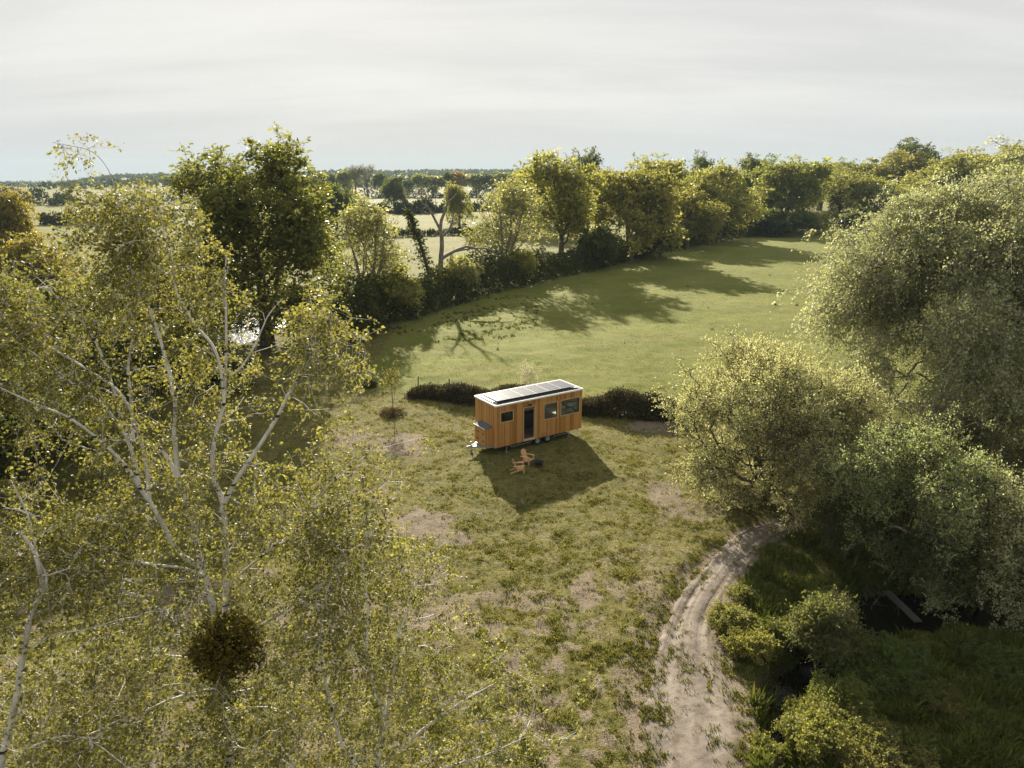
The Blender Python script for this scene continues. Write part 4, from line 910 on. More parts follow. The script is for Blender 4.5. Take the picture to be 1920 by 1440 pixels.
# ------------------------------------------------------------------ wire fence with wooden posts
def fence():
    ps = [(617, 715), (640, 717), (688, 719), (718, 724), (784, 735), (844, 744)]
    B = [g(*p) for p in ps]; r = thing('wire_fence', 'row of weathered wooden posts with thin wire left of the bramble hedge', 'fence', B[0]); o = B[0]; tops = []
    for i, b in enumerate(B):
        h = 1.25 + .12 * (i % 3); z = float(height(b[:1], b[1:2])[0]); m = MB(); lean = np.array([.05 * (-1) ** i, .03, 0])
        p = b - o + np.array([0, 0, z]); m.tube([p - [0, 0, .2], p + lean * .5 + [0, 0, h * .5], p + lean + [0, 0, h]], [.055, .05, .045], 8); m.build('post', M_POST, r); tops.append(p + lean + [0, 0, h])
    m = MB()
    for f in (.12, .5):
        for a, b in zip(tops[:-1], tops[1:]): m.tube([a - [0, 0, f], (a + b) / 2 - [0, 0, f + .04], b - [0, 0, f]], .004, 4)
    m.build('wire', M_STEEL, r)
fence()

# ------------------------------------------------------------------ tiny house on its trailer
HY = .57827
TH = thing('tiny_house', 'orange timber tiny house on a two-axle trailer with solar roof', 'tiny house', (-.9916, 40.8366, 0), HY)
LEN, WID, Z0, Z1 = 6.68, 2.45, .50, 3.18
rngH = np.random.default_rng(77)
OPEN_F = [(.33, 1.30, 2.06, 2.76, 'window'), (2.03, 2.93, .58, 2.76, 'door'), (3.60, 4.68, 1.63, 2.72, 'window'), (4.92, 6.50, 1.65, 2.73, 'window')]
OPEN_B_ADDED = [(5.0, 6.3, 1.9, 2.7, 'window')]  # unseen back window, added to let daylight in onto the bed
OPEN_R = [(.35, 2.05, 1.55, 2.73, 'window')]
def cladding(m, length, opens, place, bw=.098):
    """upright boards with open joints, broken by the openings; place(a0,a1,z0,z1,depth0,depth1) -> corners"""
    x = 0.0
    while x < length - 1e-6:
        x1 = min(x + bw, length); cuts = sorted({x, x1} | {o_ for op in opens for o_ in op[:2] if x < o_ < x1}); tn = rngH.uniform(.05, .95); dp = rngH.uniform(0, .004)
        for a, b in zip(cuts[:-1], cuts[1:]):
            a_, b_ = (a + .003 if a == x else a), (b - .003 if b == x1 else b); md = (a + b) / 2; zs = [(Z0, Z1)]
            for op in opens:
                if op[0] < md < op[1]: zs = [q for z_ in zs for q in ((z_[0], min(z_[1], op[2])), (max(z_[0], op[3]), z_[1])) if q[1] - q[0] > .01]
            for z0, z1 in zs: m.box(*place(a_, b_, z0, z1, dp), tone=tn)
        x = x1
def backing(m, length, opens, place):
    xs = sorted({0, length} | {v for o in opens for v in o[:2]}); zs = sorted({Z0 + .02, Z1 - .005} | {v for o in opens for v in o[2:4]})
    for a, b in zip(xs[:-1], xs[1:]):
        for c, d in zip(zs[:-1], zs[1:]):
            if not any(o[0] <= (a + b) / 2 <= o[1] and o[2] <= (c + d) / 2 <= o[3] for o in opens): m.box(*place(a, b, c, d))
m = MB(); cladding(m, LEN, OPEN_F, lambda a, b, z0, z1, dp: ((a, -dp, z0), (b, .022, z1))); m.build('front_cladding', M_CLAD, TH)
m = MB(); cladding(m, WID - .05, [], lambda a, b, z0, z1, dp: ((-dp, .024 + a, z0), (.022, .024 + b, z1))); m.build('end_cladding', M_CLAD, TH)
m = MB(); cladding(m, WID - .05, OPEN_R, lambda a, b, z0, z1, dp: ((LEN - .022, .024 + a, z0), (LEN + dp, .024 + b, z1))); m.build('end_cladding', M_CLAD, TH)
m = MB(); cladding(m, LEN, OPEN_B_ADDED, lambda a, b, z0, z1, dp: ((a, WID - .022, z0), (b, WID + dp, z1))); m.build('back_cladding', M_CLAD, TH)
m = MB()
backing(m, LEN - .06, [(a - .03, b - .03, c, d) for a, b, c, d, _ in OPEN_F], lambda a, b, c, d: ((a + .03, .026, c), (b + .03, .09, d)))
backing(m, LEN - .06, [(a - .03, b - .03, c, d) for a, b, c, d, _ in OPEN_B_ADDED], lambda a, b, c, d: ((a + .03, WID - .09, c), (b + .03, WID - .026, d)))
m.box((.026, .095, Z0 + .02), (.09, WID - .095, Z1 - .005))
backing(m, WID - .19, [(a - .071, b - .071, c, d) for a, b, c, d, _ in OPEN_R], lambda a, b, c, d: ((LEN - .09, .095 + a, c), (LEN - .026, .095 + b, d)))
m.build('inner_wall', M_INT, TH)
m = MB(); m.box((.095, .095, Z0 + .04), (LEN - .095, WID - .095, Z0 + .10)); m.build('inner_floor', M_FLOORIN, TH)
# openings: trim, dark frame, panes
def opening(a, b, c, d, kind, place, mull=None):
    e = .045; f_ = MB()
    for q in (((a, c), (b, c + e)), ((a, d - e), (b, d)), ((a, c + e), (a + e, d - e)), ((b - e, c + e), (b, d - e))): f_.box(*place(q[0][0], q[1][0], q[0][1], q[1][1], -.012, .10))
    fo = f_.build('door_frame' if kind == 'door' else 'window_frame', M_TRIM, TH)
    if kind == 'door': return fo
    s_ = MB(); a, b, c, d = a + e, b - e, c + e, d - e; e = .035
    for q in (((a, c), (b, c + e)), ((a, d - e), (b, d)), ((a, c + e), (a + e, d - e)), ((b - e, c + e), (b, d - e))): s_.box(*place(q[0][0], q[1][0], q[0][1], q[1][1], .012, .06))
    if mull: s_.box(*place(mull - .025, mull + .025, c + e, d - e, .014, .058))
    s_.build('sash', M_DKFRAME, fo)
    p = MB(); q0, q1 = place(a + e, b - e, c + e, d - e, .034, .034); ax = 1 if abs(q1[1] - q0[1]) < 1e-6 else 0
    p.add([(q0[0], q0[1], q0[2]), (q1[0], q0[1] if ax else q1[1], q0[2]), (q1[0], q1[1], q1[2]), (q0[0], q1[1] if ax else q0[1], q1[2])], [(0, 1, 2, 3)]); p.build('pane', M_GLASS, fo)
pf = lambda a, b, c, d, y0, y1: ((a, y0, c), (b, y1, d))
pr = lambda a, b, c, d, y0, y1: ((LEN - y1, .024 + a, c), (LEN - y0, .024 + b, d))
for i, op in enumerate(OPEN_F): opening(*op, pf, mull=.80 if i == 0 else None)
for op in OPEN_R: opening(*op, pr)
for op in OPEN_B_ADDED: opening(*op, lambda a, b, c, d, y0, y1: ((a, WID - y1, c), (b, WID - y0, d)))
m = MB(); m.box((2.03, -.02, .50), (2.93, .12, .58)); m.build('door_sill', M_TRIM, TH)
m = MB(); m.box((2.09, .14, .62), (2.13, .98, 2.70)); d_ = m.build('door', M_DKFRAME, TH)             # door leaf swung inwards
m = MB(); m.tube([(2.135, .90, 1.62), (2.18, .90, 1.62), (2.18, .78, 1.62)], .012, 8); m.build('handle', M_STEEL, d_)
# interior
m = MB(); m.box((5.15, .12, .62), (6.55, WID - .12, 1.28)); bed = m.build('bed', M_INT, TH)
m = MB(); m.box((5.18, .14, 1.285), (6.54, WID - .14, 1.50)); m.build('mattress', M_LINEN, bed, bevel=.05)
for y in (.75, 1.65):
    m = MB(); m.lathe([(.02, -.12), (.22, -.09), (.30, 0), (.22, .09), (.02, .12)], (6.25, y, 1.60), 16); m.build('pillow', M_LINEN, bed, smooth=True)
m = MB(); m.box((2.3, 1.75, .62), (4.4, WID - .10, 1.50)); m.box((2.28, 1.72, 1.503), (4.42, WID - .095, 1.54)); m.build('kitchen_counter', M_DKFRAME, TH)
m = MB(); m.box((.10, .5, 1.95), (.75, WID - .5, 1.98)); shf = m.build('shelf', M_TRIM, TH)
m = MB(); m.lathe([(0, 0), (.1, 0), (.13, .12), (.11, .25), (.07, .27)], (.42, .62, 1.982), 14); m.build('jar', M_LINEN, shf, smooth=True)
m = MB(); m.box((.30, .8, 1.982), (.6, 1.1, 2.12)); m.build('folded_towels', M_LINEN, shf, bevel=.03)
m = MB(); m.box((1.55, .10, .62), (1.60, WID - .10, Z1 - .02)); m.build('partition', M_INT, TH)
# roof
m = MB(); m.box((-.03, -.03, Z1), (LEN + .03, WID + .03, Z1 + .05)); m.build('roof', M_ROOF, TH)
m = MB()
for q in (((-.05, -.05), (LEN + .05, -.031)), ((-.05, WID + .031), (LEN + .05, WID + .05)), ((-.05, -.031), (-.031, WID + .031)), ((LEN + .031, -.031), (LEN + .05, WID + .031))): m.box((q[0][0], q[0][1], Z1 - .025), (q[1][0], q[1][1], Z1 + .078))
for q in (((-.031, -.031), (LEN + .031, .0)), ((-.031, WID - .05), (LEN + .031, WID + .031)), ((-.031, .0), (.03, WID - .05)), ((LEN - .03, .0), (LEN + .031, WID - .05))): m.box((q[0][0], q[0][1], Z1 + .053), (q[1][0], q[1][1], Z1 + .07))
m.build('roof_edge', M_WHITE, TH)
for y in (.30, .42, 1.2, 2.08):
    rk = MB(); rk.box((.22, y - .018, Z1 + .075), (LEN - .2, y + .018, Z1 + .11)); rk.build('roof_rail', M_CHAR, TH)
for i in range(15):
    x = .32 + i * .425
    m = MB(); m.box((x, .20, Z1 + .052), (x + .24, .50, Z1 + .062)); m.build('roof_batten', M_CHAR, TH)
for a_, b_ in (((.12, .55), (.20, 2.05)), ((.255, .55), (.30, 2.05)), ((LEN - .30, .22), (LEN - .19, .44)), ((LEN - .46, .22), (LEN - .38, .44))):
    m = MB(); m.box((a_[0], a_[1], Z1 + .112), (b_[0], b_[1], Z1 + .128)); m.build('roof_bracket', M_WHITE, TH)
PW = 5.94 / 6
for i in range(6):
    x = .36 + i * PW; m = MB(); z = Z1 + .16
    m.box((x + .014, .446, z), (x + PW - .020, 1.974, z + .026)); pnl = m.build('solar_panel', M_SOLAR, TH)
    f_ = MB()
    for q in (((x, .43), (x + PW - .006, .445)), ((x, 1.975), (x + PW - .006, 1.99)), ((x, .445), (x + .013, 1.975)), ((x + PW - .019, .445), (x + PW - .006, 1.975))): f_.box((q[0][0], q[0][1], z - .012), (q[1][0], q[1][1], z + .031))
    f_.build('panel_frame', M_ALU, pnl)
# wall lamp over the door
m = MB(); m.box((2.38, -.14, 2.86), (2.60, -.005, 2.93)); m.tube([(2.49, -.10, 2.86), (2.49, -.10, 2.83)], .05, 12); m.build('wall_lamp', M_CHAR, TH, bevel=.01)
# storage box on the front end
m = MB(); by0, by1 = .40, 1.68; k = 12
for i in range(k):
    y = by0 + .022 + (by1 - by0 - .044) / k * i; y1 = y + (by1 - by0 - .044) / k - .006
    if not (1 <= i <= k - 2): m.box((-.52, y, .55), (-.498, y1, 1.67), tone=rngH.uniform(.1, .9))
m.box((-.52, by0 + .155, 1.55), (-.498, by1 - .155, 1.67), .4); m.box((-.52, by0 + .155, .55), (-.498, by1 - .155, .62), .4)
for i in range(5):
    x = -.495 + .099 * i
    for y in (by0, by1 - .022): m.box((x, y, .55), (x + .093, y + .02, 1.67 + .03 * (i + .5) / 2), tone=rngH.uniform(.1, .9))
m.box((-.496, by0 + .024, .56), (-.005, by1 - .024, .60), .2)
bx = m.build('storage_box', M_CLAD, TH)
m = MB(); m.prism([(-.56, by0 - .04, 1.70), (-.005, by0 - .04, 1.80), (-.005, by0 - .04, 1.825), (-.56, by0 - .04, 1.725)], (0, by1 - by0 + .08, 0)); m.build('lid', M_ROOF, bx)
m = MB(); m.box((-.575, by0 - .045, 1.69), (-.561, by1 + .045, 1.735)); m.build('lid_edge', M_WHITE, bx)
m = MB()
for i in range(10):
    y = by0 + .165 + (by1 - by0 - .33) / 10 * i; m.box((-.524, y, .63), (-.503, y + (by1 - by0 - .33) / 10 - .006, 1.54), tone=rngH.uniform(.05, .8))
dr = m.build('box_door', M_CLAD, bx)
for z in (.85, 1.32): m = MB(); m.box((-.535, by1 - .60, z), (-.525, by1 - .19, z + .045)); m.build('hinge', M_BLACK, dr)
for z in (.82, 1.30): m = MB(); m.box((-.55, by0 + .20, z), (-.525, by0 + .30, z + .08)); m.build('latch', M_BLACK, dr)
# chassis and running gear
m = MB()
for y in (.32, WID - .32): m.bar((.1, y, .42), (LEN - .1, y, .42), .06, .13)
for x in (.3, 1.8, 3.0, 4.3, 5.5, 6.4): m.bar((x, .1, .45), (x, WID - .1, .45), .06, .06)
m.build('chassis', M_STEEL, TH)
m = MB(); m.bar((1.15, .06, .34), (2.6, .06, .34), .03, .04); m.bar((2.6, .06, .34), (2.75, .06, .44), .03, .04); m.bar((1.15, .06, .34), (1.05, .06, .46), .03, .04); m.build('side_bar', M_STEEL, TH); m = MB(); m.bar((4.5, .08, .34), (5.55, .08, .36), .03, .04); m.bar((4.5, .08, .34), (4.42, .08, .24), .03, .04); m.build('side_bar', M_STEEL, TH)
m = MB()
for y in (.42, 2.03): m.bar((.2, y, .42), (-1.0, WID / 2 + (-.05 if y < 1 else .05), .42), .07, .11)
m.bar((-.45, .75, .42), (-.45, 1.72, .42), .05, .08); m.box((-.75, 1.0, .475), (-.45, 1.45, .485)); db = m.build('drawbar', M_STEEL, TH)
m = MB(); m.tube([(-.95, WID / 2, .45), (-1.2, WID / 2, .47), (-1.38, WID / 2, .46)], [.05, .055, .07], 12); m.bar((-1.05, WID / 2, .50), (-.75, WID / 2, .62), .035, .035); m.build('coupling', M_STEEL, db, smooth=False)
m = MB(); m.tube([(-.98, WID / 2 + .14, .72), (-.98, WID / 2 + .14, .14)], .026, 10); m.lathe([(.0, -.03), (.09, -.03), (.1, 0), (.09, .03), (0, .03)], (-.98, WID / 2 + .14, .10), 16, 'y'); m.build('jockey_wheel', M_STEEL, db)
WC = [(3.22, .30), (4.02, .30)]
for x, z in WC:
    for y in (.10, WID - .30):
        m = MB(); m.lathe([(.17, 0), (.285, .0), (.31, .035), (.31, .165), (.285, .2), (.17, .2)], (x, y, z), 28, 'y'); wl = m.build('wheel', M_RUBBER, TH, smooth=True); wl.data.materials[0] = M_RUBBER
        m = MB(); yy = y + (.012 if y < 1 else .188); sg = 1 if y < 1 else -1
        m.lathe([(.0, .02 * sg), (.055, .0), (.07, .03 * sg), (.14, .045 * sg), (.16, -.004 * sg), (.178, 0.004 * sg)], (x, yy, z), 24, 'y')
        m.build('rim', M_STEEL, wl, smooth=True)
m = MB()
for y in (.06, WID - .34): m.prism([(2.78, y, .46), (2.88, y, .58), (4.36, y, .58), (4.46, y, .46)], (0, .28, 0))
m.build('mudguard', M_BLACK, TH)
for x, y in ((.87, .14), (5.75, .16), (.87, WID - .14), (5.75, WID - .16)):
    m = MB(); m.tube([(x, y, .45), (x, y, .06)], .028, 8); lg = m.build('stabiliser_leg', M_STEEL, TH)
    m = MB(); m.lathe([(0, .0), (.11, 0), (.11, .05), (.05, .075), (0, .075)], (x, y, .002), 14); m.build('foot', M_STONE, lg)

# ------------------------------------------------------------------ two adirondack chairs and the fire bowl
def chair_parts(r):
    m = MB()
    for i in range(6):
        x = .50 - i * .088; z = .37 - i * .026; m.box((x, -.26, z), (x + .075, .26, z + .02), .3 + .1 * (i % 4))
    m.build('seat', M_TEAK, r)
    m = MB(); n = 6
    for i in range(n):
        u = (i - (n - 1) / 2) / ((n - 1) / 2); yb = u * .20; yt = u * .27; L = .86 - .14 * u * u; sl = np.array([-.40, 0, .92]); sl /= np.linalg.norm(sl); b0 = np.array([.06, 0, .25])
        nrm = np.array([.92, 0, .40]); wb, wt = .036, .046; P = []
        for y, l in ((yb - wb, 0), (yb + wb, 0), (yt + wt, L - .035), (yt + wt * .6, L - .008), (yt, L), (yt - wt * .6, L - .008), (yt - wt, L - .035)): P.append(b0 + sl * l + np.array([0, y, 0]))
        m.prism(P, nrm * .02, .25 + .12 * (i % 4))
    m.bar((-.10, -.30, .56), (-.10, .30, .56), .03, .06, tone=.4); m.bar((-.21, -.24, .86), (-.21, .24, .86), .03, .05, tone=.4)
    m.build('backrest', M_TEAK, r)
    for s_ in (-1, 1):
        m = MB(); y = .33 * s_; P = [(-.22, y - .045, .56), (-.22, y + .045, .56), (.45, y + .075, .60), (.57, y + .06, .605), (.60, y, .607), (.57, y - .06, .605), (.45, y - .075, .60)]
        m.prism(P, (0, 0, .024), .55); m.build('armrest', M_TEAK, r)
        m = MB(); m.box((.46, .30 * s_ - .014, 0), (.56, .30 * s_ + .014, .60), .35); m.build('leg', M_TEAK, r)
        m = MB(); m.prism([(.56, .272 * s_ - .012, .27), (.56, .272 * s_ - .012, .38), (.05, .272 * s_ - .012, .26), (-.42, .272 * s_ - .012, .10), (-.48, .272 * s_ - .012, 0), (-.36, .272 * s_ - .012, 0), (.05, .272 * s_ - .012, .16)], (0, .024, 0), .3); m.build('leg', M_TEAK, r)
GC = 'wooden garden chairs by the trailer'
def zg(x, y): return float(height(np.array([x]), np.array([y]))[0])
c1 = thing('garden_chair', 'slatted wooden garden chair nearer the trailer, facing the fire bowl', 'chair', (.80, 39.6, zg(.80, 39.6) + .01), R(-35), GC); chair_parts(c1); c1.scale = (.82, .82, .82)
c2 = c1.copy(); COL.objects.link(c2); c2['label'] = 'slatted wooden garden chair farther from the trailer, seen side on'; c2.location = (.24, 38.0, zg(.24, 38.0) + .01); c2.rotation_euler = (0, 0, R(6))
for ch in list(c1.children):
    q = ch.copy(); COL.objects.link(q); q.parent = c2
fb = thing('fire_bowl', 'shallow black steel fire bowl on the grass beside the chairs', 'fire bowl', (1.55, 39.05, zg(1.55, 39.05)))
m = MB(); m.lathe([(.0, .12), (.16, .13), (.27, .19), (.33, .29), (.345, .30), (.33, .305), (.26, .22), (.15, .16), (0, .15)], (0, 0, 0), 32); m.build('bowl', M_BLACK, fb, smooth=True)
for a in (0, 2.1, 4.2):
    m = MB(); m.tube([(math.cos(a) * .2, math.sin(a) * .2, .16), (math.cos(a) * .26, math.sin(a) * .26, 0)], .012, 6); m.build('leg', M_BLACK, fb)
m = MB(); rq = np.random.default_rng(4)
for i in range(5):
    a = rq.uniform(0, 3.1); p = rq.normal(0, .05, 3); m.tube([(math.cos(a) * .17, math.sin(a) * .17, .20 + .02 * i), (-math.cos(a) * .17, -math.sin(a) * .17, .21 + .02 * i)], .025, 7)
m.build('charred_logs', M_BLACK, fb)

# ------------------------------------------------------------------ plank bridge, twig tangle, stones
a = g(1662, 1108, -.05); b = g(1722, 1166, -.05); m = MB()
d = (b - a)[:2] / np.linalg.norm((b - a)[:2]); nrm = np.array([-d[1], d[0], 0]); o = np.array([a[0], a[1], 0])
r = thing('plank_bridge', 'grey wooden plank laid across the dark water', 'footbridge', o)
for s_ in (-.5, .5):
    m = MB(); off = nrm * s_ * .17; m.bar((a - o) + off, (b - o) + off, .16, .05, tone=.4 + s_ * .3); m.build('plank', M_PLANK, r)
def tangle(px, py, label, seed, n=16, rad=1.1):
    rng = np.random.default_rng(seed); b = g(px, py); m = MB(); z = zg(b[0], b[1])
    for i in range(n):
        p = rng.normal(0, rad * .3, 3) * [1, 1, 0]; e = p + rng.normal(0, rad * .7, 3) * [1, .8, .3] + [0, 0, rad * rng.uniform(.3, 1)]
        m.tube([p, (p + e) / 2 + rng.normal(0, .12, 3) + [0, 0, .15], e], [.018, .013, .005], 5)
    tag(m.build('dead_branch', M_BARK, None, loc=(b[0], b[1], z)), label, 'dead branches')
tangle(1640, 1108, 'tangle of dead brown twigs above the plank', 3)
tangle(1465, 1300, 'few dead sticks on the muddy bank', 6, 6, .5)
rngS = np.random.default_rng(12)
def stone(px, py, sz, label):
    b = g(px, py); P = unit(rngS.normal(0, 1, (60, 3))); import bmesh
    bm = bmesh.new(); [bm.verts.new(p * sz * np.array([1, .8, .6]) * rngS.uniform(.85, 1.05)) for p in P]; bmesh.ops.convex_hull(bm, input=bm.verts)
    me = bpy.data.meshes.new('stone'); bm.to_mesh(me); bm.free(); me.materials.append(M_STONE)
    tag(link('stone', me, None, (b[0], b[1], zg(b[0], b[1]) + sz * .2)), label, 'stone')
stone(1716, 1238, .32, 'grey stone half hidden by the bramble mound')
stone(1858, 1158, .38, 'weathered stone on the bank right of the plank')

# ------------------------------------------------------------------ cattle far away in the pale field
def cow_mesh():
    me = bpy.data.meshes.new('cow'); E = []; V = [(0, 0, 1.15), (.55, 0, 1.15), (-.75, 0, 1.18), (.95, 0, 1.0), (1.25, 0, .65), (1.5, 0, .42)]; rad = [.42, .38, .36, .22, .16, .11]; E = [(0, 1), (0, 2), (1, 3), (3, 4), (4, 5)]
    for x, i in ((.5, 1), (-.7, 2)):
        for s_ in (-1, 1):
            k = len(V); V += [(x, .22 * s_, .85), (x + (.03 if i == 1 else -.08), .22 * s_, .45), (x, .22 * s_, .02)]; rad += [.17, .09, .08]; E += [(i, k), (k, k + 1), (k + 1, k + 2)]
    k = len(V); V += [(-1.1, 0, 1.1), (-1.16, 0, .5)]; rad += [.06, .05]; E += [(2, k), (k, k + 1)]
    me.from_pydata([Vector(v) for v in V], E, []); o = link('tmp', me); sk = o.modifiers.new('skin', 'SKIN'); me.skin_vertices[0].data[0].use_root = True
    for i, r_ in enumerate(rad): me.skin_vertices[0].data[i].radius = (r_, r_)
    o.modifiers.new('sub', 'SUBSURF').levels = 1
    out = bpy.data.meshes.new_from_object(o.evaluated_get(bpy.context.evaluated_depsgraph_get())); bpy.data.objects.remove(o); out.materials.clear(); out.materials.append(M_COW); return out
cm_ = cow_mesh()
for i, (px, py, lab) in enumerate([(757, 382, 'leftmost'), (764, 382, 'second from left'), (768, 385, 'nearest'), (775.5, 382, 'rightmost')]):
    b = g(px, py); o = link('cow', cm_, None, (b[0], b[1], zg(b[0], b[1])), (0, 0, (.3, 2.9, .1, 3.3)[i])); tag(o, 'tiny brown cow grazing in the far pale field, %s of the four' % lab, 'cow', 'cattle grazing in the pale field')

# ------------------------------------------------------------------ woods on the far hills
def forest():
    rng = np.random.default_rng(55); n = 5200
    az = np.radians(rng.uniform(-44, 44, n)); r_ = rng.uniform(900, 3300, n)
    x = r_ * np.sin(az); y = r_ * np.cos(az); k = (fbm(x * .004, y * .004, 91, 3) > .45) | (r_ > 1700); x, y, r_ = x[k], y[k], r_[k]
    C = np.stack([x, y, height(x, y) + 2 + rng.uniform(0, 4, len(x))], -1)
    V, F, tone, _ = leaves(rng, C, np.tile([[0, 0, .4]], (len(C), 1)), 7, 4.5, 3, 4.5, ratio=.9, droop=.2, spread=.9)
    return mesh_np('forest', V, F, M_DARK, tone=tone)
fo = link('forest', forest()); fo.color = (1.1, 1.15, 1.1, 1); tag(fo, 'distant blue-green woods covering the hills on the horizon', 'woods', kind='stuff')

# ------------------------------------------------------------------ grass
def blades(rng, x, y, wd, ht, nb, mat_, name, label, tone_c):
    n = len(x); z = height(x, y)
    a = rng.uniform(0, 6.28, (n, nb)); rr = wd[:, None] * rng.uniform(0, 1, (n, nb)) ** .6; bx = x[:, None] + np.cos(a) * rr; by = y[:, None] + np.sin(a) * rr
    b = rng.uniform(0, 6.28, (n, nb)); hh = ht[:, None] * rng.uniform(.5, 1.2, (n, nb)); bw = hh * .17 + .012; ln = rng.uniform(.2, 1.0, (n, nb)) * hh
    c = rng.uniform(0, 6.28, (n, nb)); B = np.stack([bx, by, np.repeat(z[:, None] - .015, nb, 1)], -1); S_ = np.stack([np.cos(b) * bw, np.sin(b) * bw, 0 * b], -1); Tp = B + np.stack([np.cos(c) * ln, np.sin(c) * ln, hh], -1)
    V = np.stack([B - S_, B + S_, Tp], -2).reshape(-1, 3); F = np.arange(len(V)).reshape(-1, 3); tone = np.clip(.55 * tone_c[:, None] + .45 * rng.uniform(0, 1, (n, nb)), 0, 1).ravel()
    return tag(link(name, mesh_np(name, V, F, mat_, tone=tone)), label, 'grass', kind='stuff')
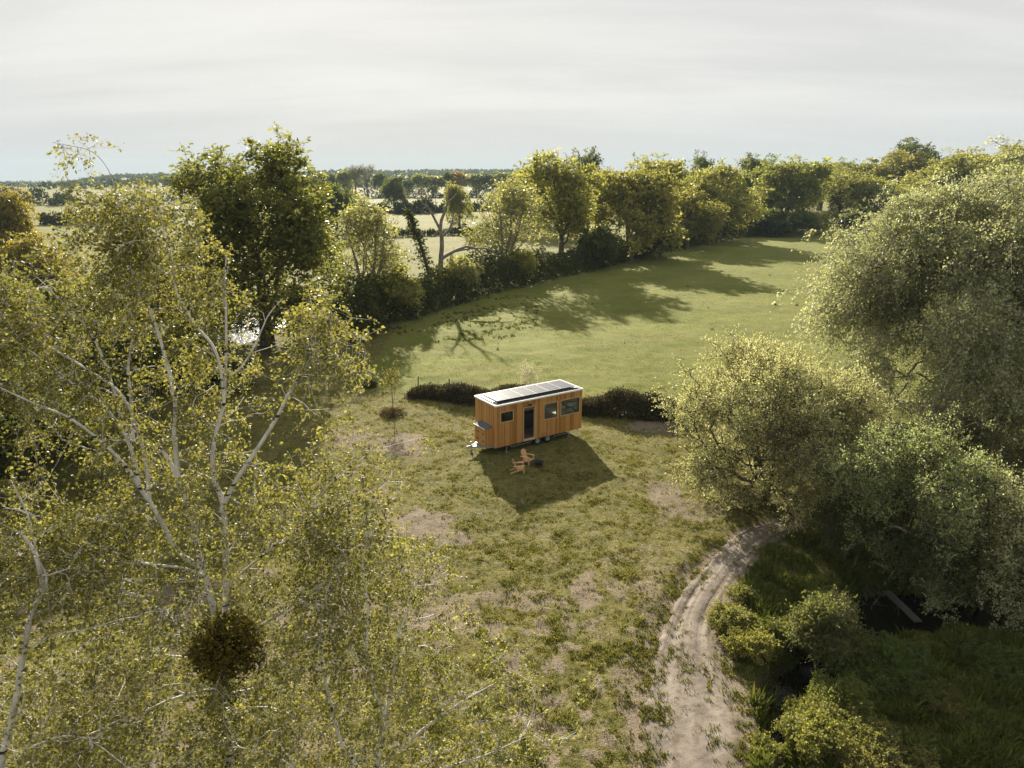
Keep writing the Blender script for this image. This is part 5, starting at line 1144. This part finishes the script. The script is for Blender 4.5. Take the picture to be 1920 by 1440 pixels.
def scatter_grass():
    rng = np.random.default_rng(66); n = 480000
    yy = 13 + 52 * rng.uniform(0, 1, n) ** 1.25; xx = rng.uniform(-.80, .84, n) * (yy + 4)
    dirt, pale, mud = masks(xx, yy); cl_ = .6 * fbm(xx * 4.2, yy * 4.2, 71, 3) + .4 * fbm(xx * 1.2, yy * 1.2, 72, 2); keep = (rng.uniform(0, 1, n) < (1 - dirt * np.where(dist_poly(xx, yy, TMID)[0] < 2.2, .75, .90)) * (.35 + .65 * sstep(.40, .60, cl_))) & (mud < .4)
    hx = np.hypot(xx - 2.5, yy - 43.2); d, p = dist_poly(xx, yy, TMID); tw = np.interp(p, range(len(TWID)), TWID); keep &= ~((d < tw * .98) & (rng.uniform(0, 1, n) < np.where(fbm(xx * .9, yy * .9, 79, 3) + .30 * sstep(.45, .98, d / tw) > .60, .55, .985)))
    keep &= pale < .4
    x, y, c = xx[keep], yy[keep], cl_[keep]; k = rng.uniform(0, 1, len(x)); s = .55 + .85 * sstep(.45, .75, c) * rng.uniform(.5, 1.3, len(x))
    tone_c = np.clip(.15 + .9 * fbm(x * .5, y * .5, 74, 3) + rng.normal(0, .22, len(x)) - .12 * sstep(.5, .7, c) + .25 * sstep(34, 48, y), 0, 1)
    blades(rng, x, y, .11 * s, (.045 + .06 * k ** 2) * s, 6, M_GRASS, 'grass', 'tussocky yellow-green grass covering the worn paddock', tone_c)
    n = 70000; yy = 47 + 120 * rng.uniform(0, 1, n) ** 1.3; xx = rng.uniform(-.4, .75, n) * yy; dirt, pale, mud = masks(xx, yy); c = fbm(xx * .35, yy * .35, 81, 3); keep = (np.abs(pale - .5) < .1) & (c > .42)
    x, y = xx[keep], yy[keep]; blades(rng, x, y, np.full(len(x), .3), rng.uniform(.03, .085, len(x)), 6, M_GRASS, 'grass', 'short uneven grass of the wide green meadow', np.clip(.3 + .5 * rng.uniform(0, 1, len(x)), 0, 1))
    tx_, ty_ = [], []
    for px, py, sx_, sy_, k in [(1292, 1262, .22, .6, 260), (1252, 1345, .3, .4, 90), (1212, 1255, .3, .6, 170), (1372, 1305, .2, .3, 80), (1352, 1400, .2, .4, 120), (1232, 1215, .35, .5, 200), (1258, 1165, .3, .5, 180), (1200, 1330, .35, .5, 180), (1275, 1115, .3, .5, 160), (1308, 1078, .4, .5, 160), (1215, 1410, .4, .4, 150), (1350, 1250, .25, .4, 120), (1395, 1345, .2, .5, 140), (1405, 1420, .2, .3, 110), (1355, 1180, .2, .4, 140), (1400, 1075, .3, .5, 160), (1435, 1035, .4, .3, 120), (1360, 1025, .5, .4, 170)]:
        c_ = g(px, py); tx_.append(c_[0] + rng.normal(0, sx_, k)); ty_.append(c_[1] + rng.normal(0, sy_, k))
    x, y = np.concatenate(tx_), np.concatenate(ty_); kk = fbm(x * 3, y * 3, 99, 3) > .46; x, y = x[kk], y[kk]
    blades(rng, x, y, rng.uniform(.05, .12, len(x)), rng.uniform(.06, .16, len(x)), 7, M_GRASS, 'grass', 'ragged grass tufts breaking into the dirt track', np.clip(rng.uniform(.0, .7, len(x)), 0, 1))
    # dark rush tufts along the wet edge of the meadow
    n = 900; px = rng.uniform(690, 1010, n); py = rng.uniform(555, 640, n); P = np.array([g(a, b)[:2] for a, b in zip(px, py)])
    keep = (fbm(P[:, 0] * .3, P[:, 1] * .3, 85, 3) > .47) & (np.abs((px - 700) * -.21 + 640 - py) < 45); P = P[keep]; P = np.concatenate([P, np.array([g(a, b)[:2] for a, b in zip(rng.uniform(900, 1560, 16), rng.uniform(500, 700, 16))])])
    blades(rng, P[:, 0], P[:, 1], rng.uniform(.12, .32, len(P)), rng.uniform(.10, .34, len(P)), 11, M_RUSH, 'rushes', 'dark rush tufts dotted over the wet side of the meadow', rng.uniform(0, 1, len(P)))
    n = 60000; px = rng.uniform(1385, 2060, n); py = rng.uniform(1010, 1500, n) ; P = np.array([g(a, b)[:2] for a, b in zip(px, py)]); x, y = P[:, 0], P[:, 1]
    cd_, wd = chan(x, y); d, p = dist_poly(x, y, TMID); tw = np.interp(p, range(len(TWID)), TWID); c = fbm(x * 1.1, y * 1.1, 93, 3)
    keep = (cd_ > wd * 1.05) & (d > tw * 1.05) & (rng.uniform(0, 1, n) < .35 + .65 * sstep(.4, .6, c)); x, y, c = x[keep], y[keep], c[keep]
    blades(rng, x, y, .10 + .12 * rng.uniform(0, 1, len(x)), (.10 + .26 * sstep(.42, .68, c)) * rng.uniform(.5, 1.2, len(x)), 6, M_LUSH, 'grass', 'lush longer grass on the shaded bank right of the track', np.clip(.2 + .7 * fbm(x * .6, y * .6, 95, 3) + rng.normal(0, .15, len(x)), 0, 1))
scatter_grass()
# ------------------------------------------------------------------ air
hm = bpy.data.materials.new('haze_air'); hm.use_nodes = True; T = NT(hm.node_tree)
pv3 = T.n('ShaderNodeVolumePrincipled', ins={'Color': (.44, .60, .70, 1), 'Density': .00012, 'Anisotropy': 0.0})
T.n('ShaderNodeOutputMaterial', ins={'Volume': pv3.outputs[0]})
m = MB(); m.box((-4100, -4100, -32), (4100, 4100, 95)); hz_ = m.build('haze', hm); tag(hz_, 'thin pale haze over the whole countryside', 'haze', kind='stuff')
